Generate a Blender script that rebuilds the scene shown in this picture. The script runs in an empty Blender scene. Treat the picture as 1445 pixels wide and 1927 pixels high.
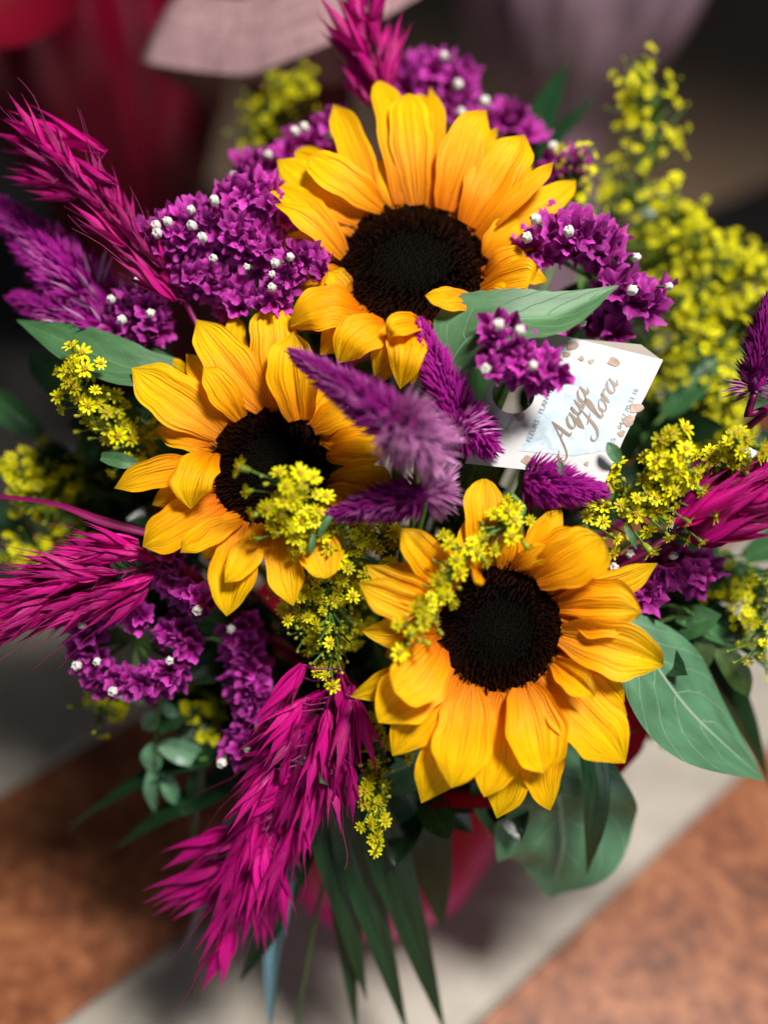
import bpy, math, random
from mathutils import Vector, Matrix, noise
from mathutils.geometry import tessellate_polygon
random.seed(11)
rnd = random.random
def uni(a, b): return a + (b - a) * rnd()
SC = bpy.context.scene
COL = SC.collection

# ------------------------------------------------------------------ camera
PITCH = math.radians(42.0)
CAM = Vector((0.0, -0.31, 0.64))
FPX = 1565.0                                   # focal length in photograph pixels
RT = Vector((1, 0, 0)); FW = Vector((0, math.cos(PITCH), -math.sin(PITCH))); UP = Vector((0, math.sin(PITCH), math.cos(PITCH)))
cd = bpy.data.cameras.new('camera'); cam = bpy.data.objects.new('camera', cd); COL.objects.link(cam)
cam.location = CAM; cam.rotation_euler = (math.pi / 2 - PITCH, 0, 0)
cd.sensor_fit = 'HORIZONTAL'; cd.sensor_width = 24.0; cd.lens = 26.0
cd.clip_start = 0.02; cd.clip_end = 60
cd.dof.use_dof = True; cd.dof.focus_distance = 0.412; cd.dof.aperture_fstop = 1.15
SC.camera = cam

# ------------------------------------------------------------------ light
w = bpy.data.worlds.new('World'); SC.world = w; w.use_nodes = True
w.node_tree.nodes['Background'].inputs[0].default_value = (0.75, 0.88, 1.0, 1)
w.node_tree.nodes['Background'].inputs[1].default_value = 0.018
def area(name, loc, target, size, power, col):
    ld = bpy.data.lights.new(name, 'AREA'); ld.shape = 'DISK'; ld.size = size; ld.energy = power; ld.color = col
    o = bpy.data.objects.new(name, ld); COL.objects.link(o); o.location = loc
    o.rotation_euler = (Vector(target) - Vector(loc)).to_track_quat('-Z', 'Y').to_euler()
    return o
kl = area('window_light', (0.50, -0.16, 1.60), (0.0, -0.06, 0.25), 0.34, 16.0, (1.0, 0.97, 0.93)); kl.data.spread = math.radians(120)
area('fill_light', (0.20, -1.6, 0.55), (0, 0, 0.10), 1.5, 6.0, (0.84, 0.92, 1.0))  # added fill without a seen source, aimed low to brighten the pouch
SC.view_settings.view_transform = 'Standard'; SC.view_settings.look = 'None'
SC.view_settings.exposure = 0.25; SC.view_settings.gamma = 1.0
SC.render.engine = 'CYCLES'
SC.cycles.max_bounces = 6; SC.cycles.transparent_max_bounces = 8

# ------------------------------------------------------------------ helpers
def P(px, py, d): return CAM + FW * d + RT * ((px - 722.5) / FPX * d) + UP * ((963.5 - py) / FPX * d)
def M_(px, d=0.42): return px / FPX * d
def cdir(x, y, z): return (RT * x + UP * y - FW * z).normalized()          # z: towards the camera
def ray_plane(px, py, pt, n):
    r = FW + RT * ((px - 722.5) / FPX) + UP * ((963.5 - py) / FPX)
    return CAM + r * ((pt - CAM).dot(n) / r.dot(n))
def on_floor(px, py): return ray_plane(px, py, Vector((0, 0, 0)), Vector((0, 0, 1)))
def crom(pts, n):
    pts = [Vector(p) for p in pts]
    if len(pts) == 2: return [pts[0].lerp(pts[1], i / n) for i in range(n + 1)]
    q = [pts[0] * 2 - pts[1]] + pts + [pts[-1] * 2 - pts[-2]]
    out = []; m = len(pts) - 1
    for i in range(n + 1):
        s = i / n * m; k = min(int(s), m - 1); t = s - k
        a, b, c, e = q[k], q[k + 1], q[k + 2], q[k + 3]
        out.append(0.5 * ((2 * b) + (c - a) * t + (2 * a - 5 * b + 4 * c - e) * t * t + (3 * b - a - 3 * c + e) * t ** 3))
    return out
def tab(t, T):
    for (a, va), (b, vb) in zip(T, T[1:]):
        if t <= b: return va + (vb - va) * (t - a) / (b - a)
    return T[-1][1]

class MB:
    def __init__(s): s.v = []; s.f = []; s.u = []; s.org = Vector((0, 0, 0))
    def vert(s, p, uv=(0.5, 0.5)): s.v.append(Vector(p)); s.u.append(uv); return len(s.v) - 1
    def mesh(s, name, mat, smooth=True):
        me = bpy.data.meshes.new(name)
        me.from_pydata([tuple(p - s.org) for p in s.v], [], s.f)
        ul = me.uv_layers.new(name='UVMap')
        flat = []
        for l in me.loops: flat += s.u[l.vertex_index]
        ul.data.foreach_set('uv', flat)
        me.polygons.foreach_set('use_smooth', [smooth] * len(me.polygons))
        me.materials.append(mat); me.update()
        return me
    def build(s, name, mat, parent=None, smooth=True, origin=None):
        s.org = Vector(origin) if origin is not None else (Vector(parent.matrix_world.translation) if parent else Vector((0, 0, 0)))
        if origin is None and parent: s.org = wloc(parent)
        return link(name, s.mesh(name, mat, smooth), parent, s.org)
WL = {}
def wloc(o): return WL.get(o.name, Vector((0, 0, 0)))
def link(name, me, parent, loc, mat4=None):
    o = bpy.data.objects.new(name, me); COL.objects.link(o)
    WL[o.name] = Vector(loc)
    if mat4 is not None:
        m = mat4.copy()
        if parent: m.translation = m.translation - wloc(parent)
        o.parent = parent; o.matrix_local = m
    else:
        o.parent = parent
        o.location = Vector(loc) - (wloc(parent) if parent else Vector((0, 0, 0)))
    return o
LABELS = {}
def tag(o, label, cat, group=None):
    o['label'] = label; o['category'] = cat
    if group: o['group'] = group
    return o
def thing(name, label, cat, loc, group=None):
    o = bpy.data.objects.new(name, None); COL.objects.link(o); o.location = loc; o.empty_display_size = 0.01
    WL[o.name] = Vector(loc)
    return tag(o, label, cat, group)

def strip(mb, spine, nrm, hw, nv=6, cup=0.0, keel=0.0, ridge=0.0, wave=0.0, wf=2.0, ph=0.0, twist=0.0):
    n = len(spine) - 1; base = len(mb.v)
    for i, p in enumerate(spine):
        t = (spine[min(i + 1, n)] - spine[max(i - 1, 0)]).normalized()
        nn0 = nrm[i] if isinstance(nrm, list) else nrm
        sd = t.cross(nn0).normalized(); nn = sd.cross(t).normalized()
        if twist:
            q = Matrix.Rotation(twist * i / n, 3, t); sd = q @ sd; nn = q @ nn
        u = i / n; h = hw[i]
        for j in range(nv + 1):
            s = -1 + 2 * j / nv
            z = cup * h * s * s + keel * h * (abs(s) - 0.5) + ridge * h * (math.cos(s * 9.4 + ph) + .6 * math.cos(s * 15 + 2.3 * ph + 3 * u)) * (1 - 0.5 * u)
            z += wave * h * math.sin(u * wf * 6.283 + ph + s * 1.7) * (0.25 + 0.75 * s * s)
            mb.vert(p + sd * (h * s) + nn * z, (u, j / nv))
    for i in range(n):
        for j in range(nv):
            a = base + i * (nv + 1) + j
            mb.f.append((a, a + 1, a + nv + 2, a + nv + 1))
def tube(mb, pts, r0, r1=None, seg=6, cap=True):
    r1 = r0 if r1 is None else r1
    n = len(pts) - 1; base = len(mb.v); ref = Vector((0.31, 0.77, 0.55))
    for i, p in enumerate(pts):
        t = (pts[min(i + 1, n)] - pts[max(i - 1, 0)]).normalized()
        a = t.cross(ref).normalized(); b = t.cross(a)
        r = (r0 + (r1 - r0) * i / n) if not callable(r0) else r0(i / n)
        for k in range(seg):
            an = 6.2832 * k / seg
            mb.vert(p + (a * math.cos(an) + b * math.sin(an)) * r, (i / n, k / seg))
    for i in range(n):
        for k in range(seg):
            q = base + i * seg; k2 = (k + 1) % seg
            mb.f.append((q + k, q + k2, q + seg + k2, q + seg + k))
    if cap:
        mb.f.append(tuple(base + k for k in reversed(range(seg)))); mb.f.append(tuple(base + n * seg + k for k in range(seg)))
def frame(z, xh=None):
    z = z.normalized(); x = (xh if xh is not None else Vector((0.3, 0.5, 0.8)))
    y = z.cross(x)
    if y.length < 1e-4: y = z.cross(Vector((0.9, 0.1, 0.2)))
    y.normalize(); x = y.cross(z)
    return Matrix((x, y, z)).transposed()
def xf(loc, z, s, spin=0.0, xh=None):
    m = (frame(z, xh) @ Matrix.Rotation(spin, 3, 'Z') @ Matrix.Scale(s, 3)).to_4x4(); m.translation = loc
    return m

# ------------------------------------------------------------------ materials
def new_mat(name):
    m = bpy.data.materials.new(name); m.use_nodes = True
    nt = m.node_tree; nt.nodes.clear()
    return m, nt, nt.nodes.new('ShaderNodeOutputMaterial')
def N(nt, t, **k):
    n = nt.nodes.new(t)
    for a, b in k.items(): setattr(n, a, b)
    return n
def ramp(nt, src, stops):
    r = N(nt, 'ShaderNodeValToRGB'); e = r.color_ramp.elements
    while len(e) < len(stops): e.new(0.5)
    for el, (p, c) in zip(e, stops): el.position = p; el.color = (*c, 1)
    nt.links.new(src, r.inputs[0]); return r.outputs[0]
def mixc(nt, fac, a, b, mode='MIX'):
    m = N(nt, 'ShaderNodeMix', data_type='RGBA', blend_type=mode)
    for s, v in ((m.inputs[0], fac), (m.inputs[6], a), (m.inputs[7], b)):
        if isinstance(v, (int, float)): s.default_value = v
        elif isinstance(v, tuple): s.default_value = (*v, 1)
        else: nt.links.new(v, s)
    return m.outputs[2]
def math_(nt, op, a, b=None, clamp=False):
    m = N(nt, 'ShaderNodeMath', operation=op); m.use_clamp = clamp
    for s, v in ((m.inputs[0], a), (m.inputs[1], b)):
        if v is None: continue
        if isinstance(v, (int, float)): s.default_value = v
        else: nt.links.new(v, s)
    return m.outputs[0]
def uvs(nt):
    t = N(nt, 'ShaderNodeUVMap'); s = N(nt, 'ShaderNodeSeparateXYZ'); nt.links.new(t.outputs[0], s.inputs[0])
    return t.outputs[0], s.outputs[0], s.outputs[1]
def streaks(nt, uv, su, sv, detail=3):
    mp = N(nt, 'ShaderNodeMapping'); mp.inputs['Scale'].default_value = (su, sv, 1)
    nt.links.new(uv, mp.inputs[0])
    oi = N(nt, 'ShaderNodeObjectInfo'); cb = N(nt, 'ShaderNodeCombineXYZ')
    r = math_(nt, 'MULTIPLY', oi.outputs['Random'], 37.0); nt.links.new(r, cb.inputs[2])
    va = N(nt, 'ShaderNodeVectorMath', operation='ADD'); nt.links.new(mp.outputs[0], va.inputs[0]); nt.links.new(cb.outputs[0], va.inputs[1])
    nz = N(nt, 'ShaderNodeTexNoise'); nz.inputs['Scale'].default_value = 1.0; nz.inputs['Detail'].default_value = detail
    nt.links.new(va.outputs[0], nz.inputs['Vector'])
    return nz.outputs[0], oi.outputs['Random']
def finish(nt, out, col, rough=0.5, transl=0.0, bump=None, bstr=0.3, bdist=0.001, spec=0.4, sheen=0.0, coat=0.0):
    p = N(nt, 'ShaderNodeBsdfPrincipled')
    if isinstance(col, tuple): p.inputs['Base Color'].default_value = (*col, 1)
    else: nt.links.new(col, p.inputs['Base Color'])
    if isinstance(rough, (int, float)): p.inputs['Roughness'].default_value = rough
    else: nt.links.new(rough, p.inputs['Roughness'])
    p.inputs['Specular IOR Level'].default_value = spec
    p.inputs['Sheen Weight'].default_value = sheen
    p.inputs['Coat Weight'].default_value = coat; p.inputs['Coat Roughness'].default_value = 0.12
    if bump is not None:
        b = N(nt, 'ShaderNodeBump'); b.inputs['Strength'].default_value = bstr; b.inputs['Distance'].default_value = bdist
        nt.links.new(bump, b.inputs['Height']); nt.links.new(b.outputs[0], p.inputs['Normal'])
    sh = p.outputs[0]
    if transl > 0:
        t = N(nt, 'ShaderNodeBsdfTranslucent')
        if isinstance(col, tuple): t.inputs[0].default_value = (*col, 1)
        else: nt.links.new(col, t.inputs[0])
        mx = N(nt, 'ShaderNodeMixShader'); mx.inputs[0].default_value = transl
        nt.links.new(sh, mx.inputs[1]); nt.links.new(t.outputs[0], mx.inputs[2]); sh = mx.outputs[0]
    nt.links.new(sh, out.inputs[0])

def mat_petal():
    m, nt, o = new_mat('sunflower_petal'); uv, u, v = uvs(nt)
    st, r = streaks(nt, uv, 1.6, 20.0, 5)
    c = ramp(nt, u, [(0.0, (0.66, 0.18, 0.001)), (0.3, (0.90, 0.36, 0.001)), (0.65, (0.96, 0.51, 0.0015)), (1.0, (0.96, 0.58, 0.002))])
    dark = ramp(nt, st, [(0.32, (0.86, 0.76, 0.6)), (0.55, (1, 1, 1))])
    c = mixc(nt, 0.6, c, dark, 'MULTIPLY')
    hs = N(nt, 'ShaderNodeHueSaturation'); nt.links.new(c, hs.inputs['Color'])
    nt.links.new(math_(nt, 'ADD', math_(nt, 'MULTIPLY', r, 0.014), 0.490), hs.inputs['Hue'])
    finish(nt, o, hs.outputs[0], 0.45, 0.33, st, 1.0, 0.0018, 0.16)
    return m
def mat_two(name, a, b, su=2, sv=10, rough=0.5, transl=0.2, spec=0.3, bstr=0.3, tip=None, sheen=0.0, lo=0.3, hi=0.7):
    m, nt, o = new_mat(name); uv, u, v = uvs(nt)
    st, r = streaks(nt, uv, su, sv)
    c = ramp(nt, st, [(lo, a), (hi, b)])
    if tip: c = mixc(nt, math_(nt, 'POWER', u, 3.0), c, tip)
    br = math_(nt, 'ADD', math_(nt, 'MULTIPLY', r, 0.75), 0.6)
    cc = N(nt, 'ShaderNodeVectorMath', operation='SCALE'); nt.links.new(c, cc.inputs[0]); nt.links.new(br, cc.inputs['Scale'])
    finish(nt, o, cc.outputs[0], rough, transl, st, bstr, 0.0008, spec, sheen)
    return m
def mat_leaf(name, base, vein, rough=0.38, spec=0.5, veins=7.0, amt=0.6, transl=0.15):
    m, nt, o = new_mat(name); uv, u, v = uvs(nt)
    st, r = streaks(nt, uv, 5, 6, 4)
    d = math_(nt, 'ABSOLUTE', math_(nt, 'SUBTRACT', v, 0.5))
    mid = math_(nt, 'SUBTRACT', 1.0, math_(nt, 'MULTIPLY', d, 44.0), True)
    k = math_(nt, 'FRACT', math_(nt, 'ADD', math_(nt, 'SUBTRACT', math_(nt, 'MULTIPLY', u, veins), math_(nt, 'MULTIPLY', math_(nt, 'POWER', d, 1.4), 5.5)), math_(nt, 'MULTIPLY', st, 0.5)))
    lat = math_(nt, 'SUBTRACT', 1.0, math_(nt, 'MULTIPLY', math_(nt, 'ABSOLUTE', math_(nt, 'SUBTRACT', k, 0.5)), 20.0), True)
    lat = math_(nt, 'MULTIPLY', lat, 0.38)
    vm = math_(nt, 'MAXIMUM', mid, lat)
    c = ramp(nt, st, [(0.3, tuple(x * 0.7 for x in base)), (0.7, tuple(min(1, x * 1.25) for x in base))])
    c = mixc(nt, math_(nt, 'MULTIPLY', vm, amt), c, vein)
    br = math_(nt, 'ADD', math_(nt, 'MULTIPLY', r, 0.4), 0.8)
    cc = N(nt, 'ShaderNodeVectorMath', operation='SCALE'); nt.links.new(c, cc.inputs[0]); nt.links.new(br, cc.inputs['Scale'])
    h = math_(nt, 'ADD', math_(nt, 'MULTIPLY', st, 0.5), math_(nt, 'MULTIPLY', vm, -0.6))
    finish(nt, o, cc.outputs[0], rough, transl, h, 0.5, 0.0015, spec)
    return m
def mat_disc():
    m, nt, o = new_mat('sunflower_disc'); uv, u, v = uvs(nt)
    c = ramp(nt, u, [(0.0, (0.004, 0.003, 0.0015)), (0.42, (0.002, 0.0015, 0.001)), (0.62, (0.006, 0.002, 0.001)), (0.95, (0.017, 0.004, 0.001)), (1.0, (0.04, 0.010, 0.002))])
    finish(nt, o, c, 0.9, 0, None, spec=0.03)
    return m
def mat_plain(name, col, rough=0.5, transl=0.0, spec=0.4, scale=60.0, var=0.25, bstr=0.1, coat=0.0):
    m, nt, o = new_mat(name)
    tc = N(nt, 'ShaderNodeTexCoord'); nz = N(nt, 'ShaderNodeTexNoise'); nz.inputs['Scale'].default_value = scale; nz.inputs['Detail'].default_value = 5
    nt.links.new(tc.outputs['Object'], nz.inputs['Vector'])
    c = ramp(nt, nz.outputs[0], [(0.3, tuple(x * (1 - var) for x in col)), (0.7, tuple(min(1, x * (1 + var)) for x in col))])
    finish(nt, o, c, rough, transl, nz.outputs[0], bstr, 0.002, spec, coat=coat)
    return m
def mat_tile(name, stops, rough, scale):
    m, nt, o = new_mat(name)
    g = N(nt, 'ShaderNodeNewGeometry'); nz = N(nt, 'ShaderNodeTexNoise'); nz.inputs['Scale'].default_value = scale; nz.inputs['Detail'].default_value = 6; nz.inputs['Roughness'].default_value = 0.65
    nt.links.new(g.outputs['Position'], nz.inputs['Vector'])
    n2 = N(nt, 'ShaderNodeTexNoise'); n2.inputs['Scale'].default_value = scale * 0.22; nt.links.new(g.outputs['Position'], n2.inputs['Vector'])
    f = math_(nt, 'ADD', math_(nt, 'MULTIPLY', nz.outputs[0], 0.65), math_(nt, 'MULTIPLY', n2.outputs[0], 0.35))
    c = ramp(nt, f, stops)
    oi = N(nt, 'ShaderNodeObjectInfo'); br = math_(nt, 'ADD', math_(nt, 'MULTIPLY', oi.outputs['Random'], 0.16), 0.92)
    cc = N(nt, 'ShaderNodeVectorMath', operation='SCALE'); nt.links.new(c, cc.inputs[0]); nt.links.new(br, cc.inputs['Scale'])
    finish(nt, o, cc.outputs[0], rough, 0, nz.outputs[0], 0.1, 0.001, 0.4)
    return m
def mat_linen(name, a, b):
    m, nt, o = new_mat(name); uv, u, v = uvs(nt)
    s1, _ = streaks(nt, uv, 260, 14, 2); s2, _ = streaks(nt, uv, 14, 260, 2)
    f = math_(nt, 'MULTIPLY', math_(nt, 'ADD', s1, s2), 0.5)
    c = ramp(nt, f, [(0.36, a), (0.62, b)])
    finish(nt, o, c, 0.8, 0.15, f, 0.4, 0.0006, 0.15)
    return m
def mat_panel():
    m, nt, o = new_mat('card_panel')
    g = N(nt, 'ShaderNodeNewGeometry'); nz = N(nt, 'ShaderNodeTexNoise'); nz.inputs['Scale'].default_value = 130; nz.inputs['Detail'].default_value = 5; nz.inputs['Distortion'].default_value = 0.8
    nt.links.new(g.outputs['Position'], nz.inputs['Vector'])
    c = ramp(nt, nz.outputs[0], [(0.36, (0.25, 0.31, 0.36)), (0.5, (0.32, 0.39, 0.43)), (0.64, (0.39, 0.445, 0.47))])
    finish(nt, o, c, 0.45, 0, None, spec=0.4)
    return m

PETAL = mat_petal(); DISC = mat_disc()
CALYX = mat_two('statice_calyx', (0.16, 0.001, 0.090), (0.34, 0.007, 0.22), 2, 16, 0.6, 0.25, 0.15, 0.5, tip=(0.50, 0.055, 0.38))
WHITE = mat_plain('statice_corolla', (0.86, 0.82, 0.76), 0.6, 0.15, 0.3, 900, 0.12, 0.6)
CEL = mat_two('celosia_tepal', (0.13, 0.001, 0.085), (0.28, 0.004, 0.19), 2, 6, 0.45, 0.2, 0.2, 0.2, tip=(0.38, 0.02, 0.28))
CELP = mat_two('celosia_faded', (0.36, 0.05, 0.29), (0.60, 0.19, 0.50), 2, 6, 0.45, 0.25, 0.3, 0.2, tip=(0.72, 0.40, 0.62))
GRASS = mat_two('dyed_bract', (0.24, 0.0008, 0.08), (0.66, 0.006, 0.25), 1.2, 22, 0.36, 0.25, 0.3, 0.8)
GRASSD = mat_plain('dyed_stem', (0.16, 0.002, 0.06), 0.45, 0, 0.4)
YEL = mat_two('goldenrod_ray', (0.46, 0.43, 0.002), (0.72, 0.66, 0.003), 2, 6, 0.5, 0.25, 0.15, 0.2)
YELD = mat_plain('goldenrod_eye', (0.50, 0.32, 0.004), 0.6, 0.1, 0.3, 1500, 0.35, 0.4)
GRN = mat_two('goldenrod_green', (0.10, 0.17, 0.012), (0.24, 0.32, 0.02), 2, 6, 0.45, 0.2, 0.4, 0.2)
BUD = mat_two('goldenrod_bud', (0.22, 0.26, 0.012), (0.42, 0.40, 0.012), 2, 6, 0.45, 0.2, 0.4, 0.2)
STEM = mat_plain('green_stem', (0.06, 0.13, 0.02), 0.5, 0, 0.35, 300, 0.3)
LEAF = mat_leaf('leaf_green', (0.035, 0.115, 0.035), (0.20, 0.34, 0.20), 0.36)
LEAFM = mat_leaf('leaf_mid', (0.045, 0.125, 0.042), (0.20, 0.32, 0.18), 0.55, veins=6)
SAGE = mat_leaf('leaf_sage', (0.085, 0.21, 0.105), (0.46, 0.58, 0.44), 0.42, veins=6, amt=0.75)
SKYSHEEN = mat_leaf('leaf_sky_sheen', (0.12, 0.30, 0.36), (0.2, 0.4, 0.45), 0.32, 0.6, veins=1, amt=0.2, transl=0.05)  # blue sky reflection painted into the leaflet colour
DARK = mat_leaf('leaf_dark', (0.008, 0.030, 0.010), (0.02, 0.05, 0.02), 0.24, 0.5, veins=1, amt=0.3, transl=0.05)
OLIVE = mat_leaf('leaf_olive', (0.045, 0.085, 0.018), (0.12, 0.17, 0.06), 0.4)
CARD = mat_plain('card_paper', (0.43, 0.42, 0.41), 0.5, 0.08, 0.4, 25, 0.05, 0.02)
CARDB = mat_plain('card_back', (0.30, 0.26, 0.22), 0.7, 0.05, 0.2, 25, 0.05, 0.02)
PANEL = mat_panel()
GOLD = mat_plain('gold_print', (0.10, 0.045, 0.006), 0.4, 0, 0.5, 200, 0.15, 0.0)
GREYP = mat_plain('grey_print', (0.16, 0.15, 0.14), 0.6, 0, 0.3, 200, 0.1, 0.0)
SPOT = mat_plain('brown_print', (0.30, 0.21, 0.16), 0.6, 0, 0.3, 260, 0.35, 0.0)
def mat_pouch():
    m, nt, o = new_mat('red_plastic_pink_glow'); uv, u, v = uvs(nt)
    c = ramp(nt, v, [(0.0, (0.90, 0.12, 0.45)), (0.50, (0.85, 0.03, 0.28)), (0.66, (0.55, 0.004, 0.045)), (1.0, (0.45, 0.002, 0.03))])  # red film; pink glow of light through its lower part is painted in
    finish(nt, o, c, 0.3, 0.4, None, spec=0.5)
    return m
REDGLOW = mat_pouch()
RED = mat_plain('red_plastic', (0.50, 0.003, 0.035), 0.32, 0.2, 0.5, 25, 0.2, 0.1)
CRIM = mat_plain('crimson_film', (0.12, 0.0008, 0.012), 0.28, 0.1, 0.6, 14, 0.35, 0.3)
CRIMP = mat_plain('crimson_paper', (0.16, 0.001, 0.012), 0.5, 0.1, 0.25, 14, 0.2, 0.1)
MAUVE = mat_linen('mauve_linen_paper', (0.20, 0.105, 0.11), (0.42, 0.26, 0.27))
FILM = mat_plain('mauve_film', (0.30, 0.20, 0.25), 0.14, 0.1, 0.7, 12, 0.3, 0.4)
T_BROWN = mat_tile('brown_granite', [(0.34, (0.055, 0.017, 0.008)), (0.48, (0.20, 0.062, 0.024)), (0.62, (0.34, 0.13, 0.055))], 0.45, 75)
T_BEIGE = mat_tile('beige_stone', [(0.3, (0.31, 0.27, 0.22)), (0.7, (0.44, 0.395, 0.335))], 0.4, 40)
T_TAUPE = mat_tile('taupe_stone', [(0.3, (0.40, 0.24, 0.15)), (0.7, (0.62, 0.42, 0.28))], 0.5, 30)
T_DARK_SHADE = mat_tile('dark_shade_stone', [(0.3, (0.02, 0.018, 0.017)), (0.7, (0.05, 0.045, 0.042))], 0.45, 60)  # dark row of tiles; also paints shade onto the left taupe rows
GROUT = mat_tile('grout', [(0.3, (0.22, 0.20, 0.17)), (0.7, (0.30, 0.27, 0.23))], 0.8, 80)

# ------------------------------------------------------------------ floor of stone tiles in rows
fm = MB()
for x, y in ((-9, -9), (9, -9), (9, 9), (-9, 9)): fm.vert((x, y, -0.004))
fm.f.append((0, 1, 2, 3))
floor = fm.build('floor', GROUT); floor['kind'] = 'structure'
AN = math.radians(38.1); DU = Vector((math.cos(AN), math.sin(AN), 0)); DV = Vector((-math.sin(AN), math.cos(AN), 0))
E1 = on_floor(135, 1915)
def tile_mesh(name, L, W, mat):
    mb = MB(); g = 0.002; b = 0.0015
    for (ex, z) in ((0, -0.004), (0, -b), (b, 0)):
        for x, y in ((g + ex, g + ex), (L - g - ex, g + ex), (L - g - ex, W - g - ex), (g + ex, W - g - ex)): mb.vert((x, y, z))
    for r in (0, 4):
        for k in range(4): mb.f.append((r + k, r + (k + 1) % 4, r + 4 + (k + 1) % 4, r + 4 + k))
    mb.f.append((8, 9, 10, 11))
    return mb.mesh(name, mat, False)
TL = 1.2
rows = [(-0.173, 0.173, 'b'), (0.0, 0.197, 'n'), (0.197, 0.173, 'b'), (0.37, 0.22, 'd')]
rows += [(0.59 + 0.44 * k, 0.44, 'g') for k in range(8)] + [(-0.613, 0.44, 'n'), (-1.053, 0.44, 'n')]
tmesh = {}
for (vv, wd, cc) in rows:
    key = (round(wd, 3), cc)
    if key not in tmesh: tmesh[key] = tile_mesh('tile', TL, wd, {'b': T_BEIGE, 'n': T_BROWN, 'd': T_DARK_SHADE, 'g': T_TAUPE}[cc])
    if cc == 'g' and (round(wd, 3), 'd') not in tmesh: tmesh[(round(wd, 3), 'd')] = tile_mesh('tile', TL, wd, T_DARK_SHADE)
    off = 0.36
    for i in range(-3, 9):
        c = E1 + DU * (i * TL - off) + DV * vv
        ctr = c + DU * TL / 2 + DV * wd / 2
        rel = ctr - CAM; dd = rel.dot(FW)
        if dd < 0.2: continue
        sx = 722.5 + rel.dot(RT) / dd * FPX; sy = 963.5 - rel.dot(UP) / dd * FPX
        if not (-2500 < sx < 4000 and -60 < sy < 6000): continue
        o = bpy.data.objects.new('tile', tmesh[(key[0], 'd') if cc == 'g' and i < 1 else key]); COL.objects.link(o); o.parent = floor  # left taupe tiles go dark: shade around the back bouquets put into colour
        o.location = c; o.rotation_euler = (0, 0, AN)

# ------------------------------------------------------------------ wrapping: pouches and flared collars
def revolve(mb, axis, prof, seg, rf=None, zf=None, close_bottom=False):
    b = len(mb.v); m = len(prof)
    for i, (r, z) in enumerate(prof):
        for k in range(seg):
            a = 6.2832 * k / seg
            rr = r * (rf(a, i / (m - 1)) if rf else 1); zz = z + (zf(a, i / (m - 1)) if zf else 0)
            mb.vert((axis[0] + rr * math.cos(a), axis[1] + rr * math.sin(a), zz), (k / seg, i / (m - 1)))
    for i in range(m - 1):
        for k in range(seg):
            k2 = (k + 1) % seg; q = b + i * seg
            mb.f.append((q + k, q + k2, q + seg + k2, q + seg + k))
    if close_bottom: mb.f.append(tuple(b + k for k in reversed(range(seg))))
def smooth_prof(p, n): return [(q.x, q.y) for q in crom([(a, b, 0) for a, b in p], n)]
AX = Vector((0.0, 0.0, 0.0)); NECK = Vector((0.0, 0.0, 0.155))
pouch = thing('bouquet_pouch', 'shiny red plastic pouch with painted pink glow, holding the sunflower bouquet on the tiled floor', 'pouch', AX)
mb = MB()
revolve(mb, AX, smooth_prof([(0.050, 0.001), (0.072, 0.014), (0.083, 0.05), (0.078, 0.09), (0.055, 0.13), (0.036, 0.155)], 20), 64,
        lambda a, t: 1 + 0.02 * math.sin(3 * a + 1) + 0.05 * t * math.sin(13 * a) * 0.6, close_bottom=True)
mb.build('pouch_body', REDGLOW, pouch)
mb = MB()
def rimr(a): 
    return 0.075 + 0.095 * max(0, math.cos(a - 0.10)) ** 2 + 0.05 * max(0, math.cos(a - 2.6)) + 0.005 * math.sin(5 * a + 0.6)
seg = 72; pr = 9
for i in range(pr):
    t = i / (pr - 1)
    for k in range(seg):
        a = 6.2832 * k / seg; r = 0.036 + (rimr(a) - 0.036) * t
        z = 0.155 + 0.075 * t ** 0.8 + 0.012 * t * math.sin(6 * a + 1.2) - 0.02 * t * t
        r *= 1 + 0.03 * math.sin(17 * a) * (1 - 0.6 * t)
        mb.vert((r * math.cos(a), r * math.sin(a), z), (k / seg, t))
for i in range(pr - 1):
    for k in range(seg):
        k2 = (k + 1) % seg; q = i * seg; mb.f.append((q + k, q + k2, q + seg + k2, q + seg + k))
mb.build('collar', RED, pouch)
mb = MB(); tube(mb, [Vector((0.037 * math.cos(6.2832 * k / 24), 0.037 * math.sin(6.2832 * k / 24), 0.155)) for k in range(25)], 0.0025, seg=6)
mb.build('tie', RED, pouch)

# ------------------------------------------------------------------ background bouquets, wrapped, out of focus
def wrapped(name, label, cat, axis, body_prof, body_mat, pleat, collar=None, collar_mat=None):
    t = thing(name, label, cat, (axis[0], axis[1], 0))
    ph = uni(0, 6)
    mb = MB(); revolve(mb, axis, smooth_prof(body_prof, 24), 90,
        lambda a, u: 1 + 1.7 * pleat * (0.3 + 0.7 * u) * (noise.noise(Vector((3.5 * math.cos(a), 3.5 * math.sin(a), ph + 1.5 * u))) + .6 * noise.noise(Vector((9 * math.cos(a), 9 * math.sin(a), ph + 2.5 * u)))), close_bottom=True)
    mb.build('pouch_body', body_mat, t)
    if collar:
        mb = MB(); seg = 96; pr = 12; r0, z0, rz = collar
        for i in range(pr):
            u = i / (pr - 1)
            for k in range(seg):
                a = 6.2832 * k / seg; rr, z1 = rz(a); r = r0 + (rr - r0) * u
                z = z0 + (z1 - z0) * u + 0.055 * math.sin(3.1416 * u)
                mb.vert((axis[0] + r * math.cos(a), axis[1] + r * math.sin(a), z), (k / seg * 2, u * 0.4))
        for i in range(pr - 1):
            for k in range(seg):
                k2 = (k + 1) % seg; q = i * seg; mb.f.append((q + k, q + k2, q + seg + k2, q + seg + k))
        mb.build('collar', collar_mat, t)
    return t
def angd(a, b): return abs((a - b + math.pi) % (2 * math.pi) - math.pi)
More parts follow.
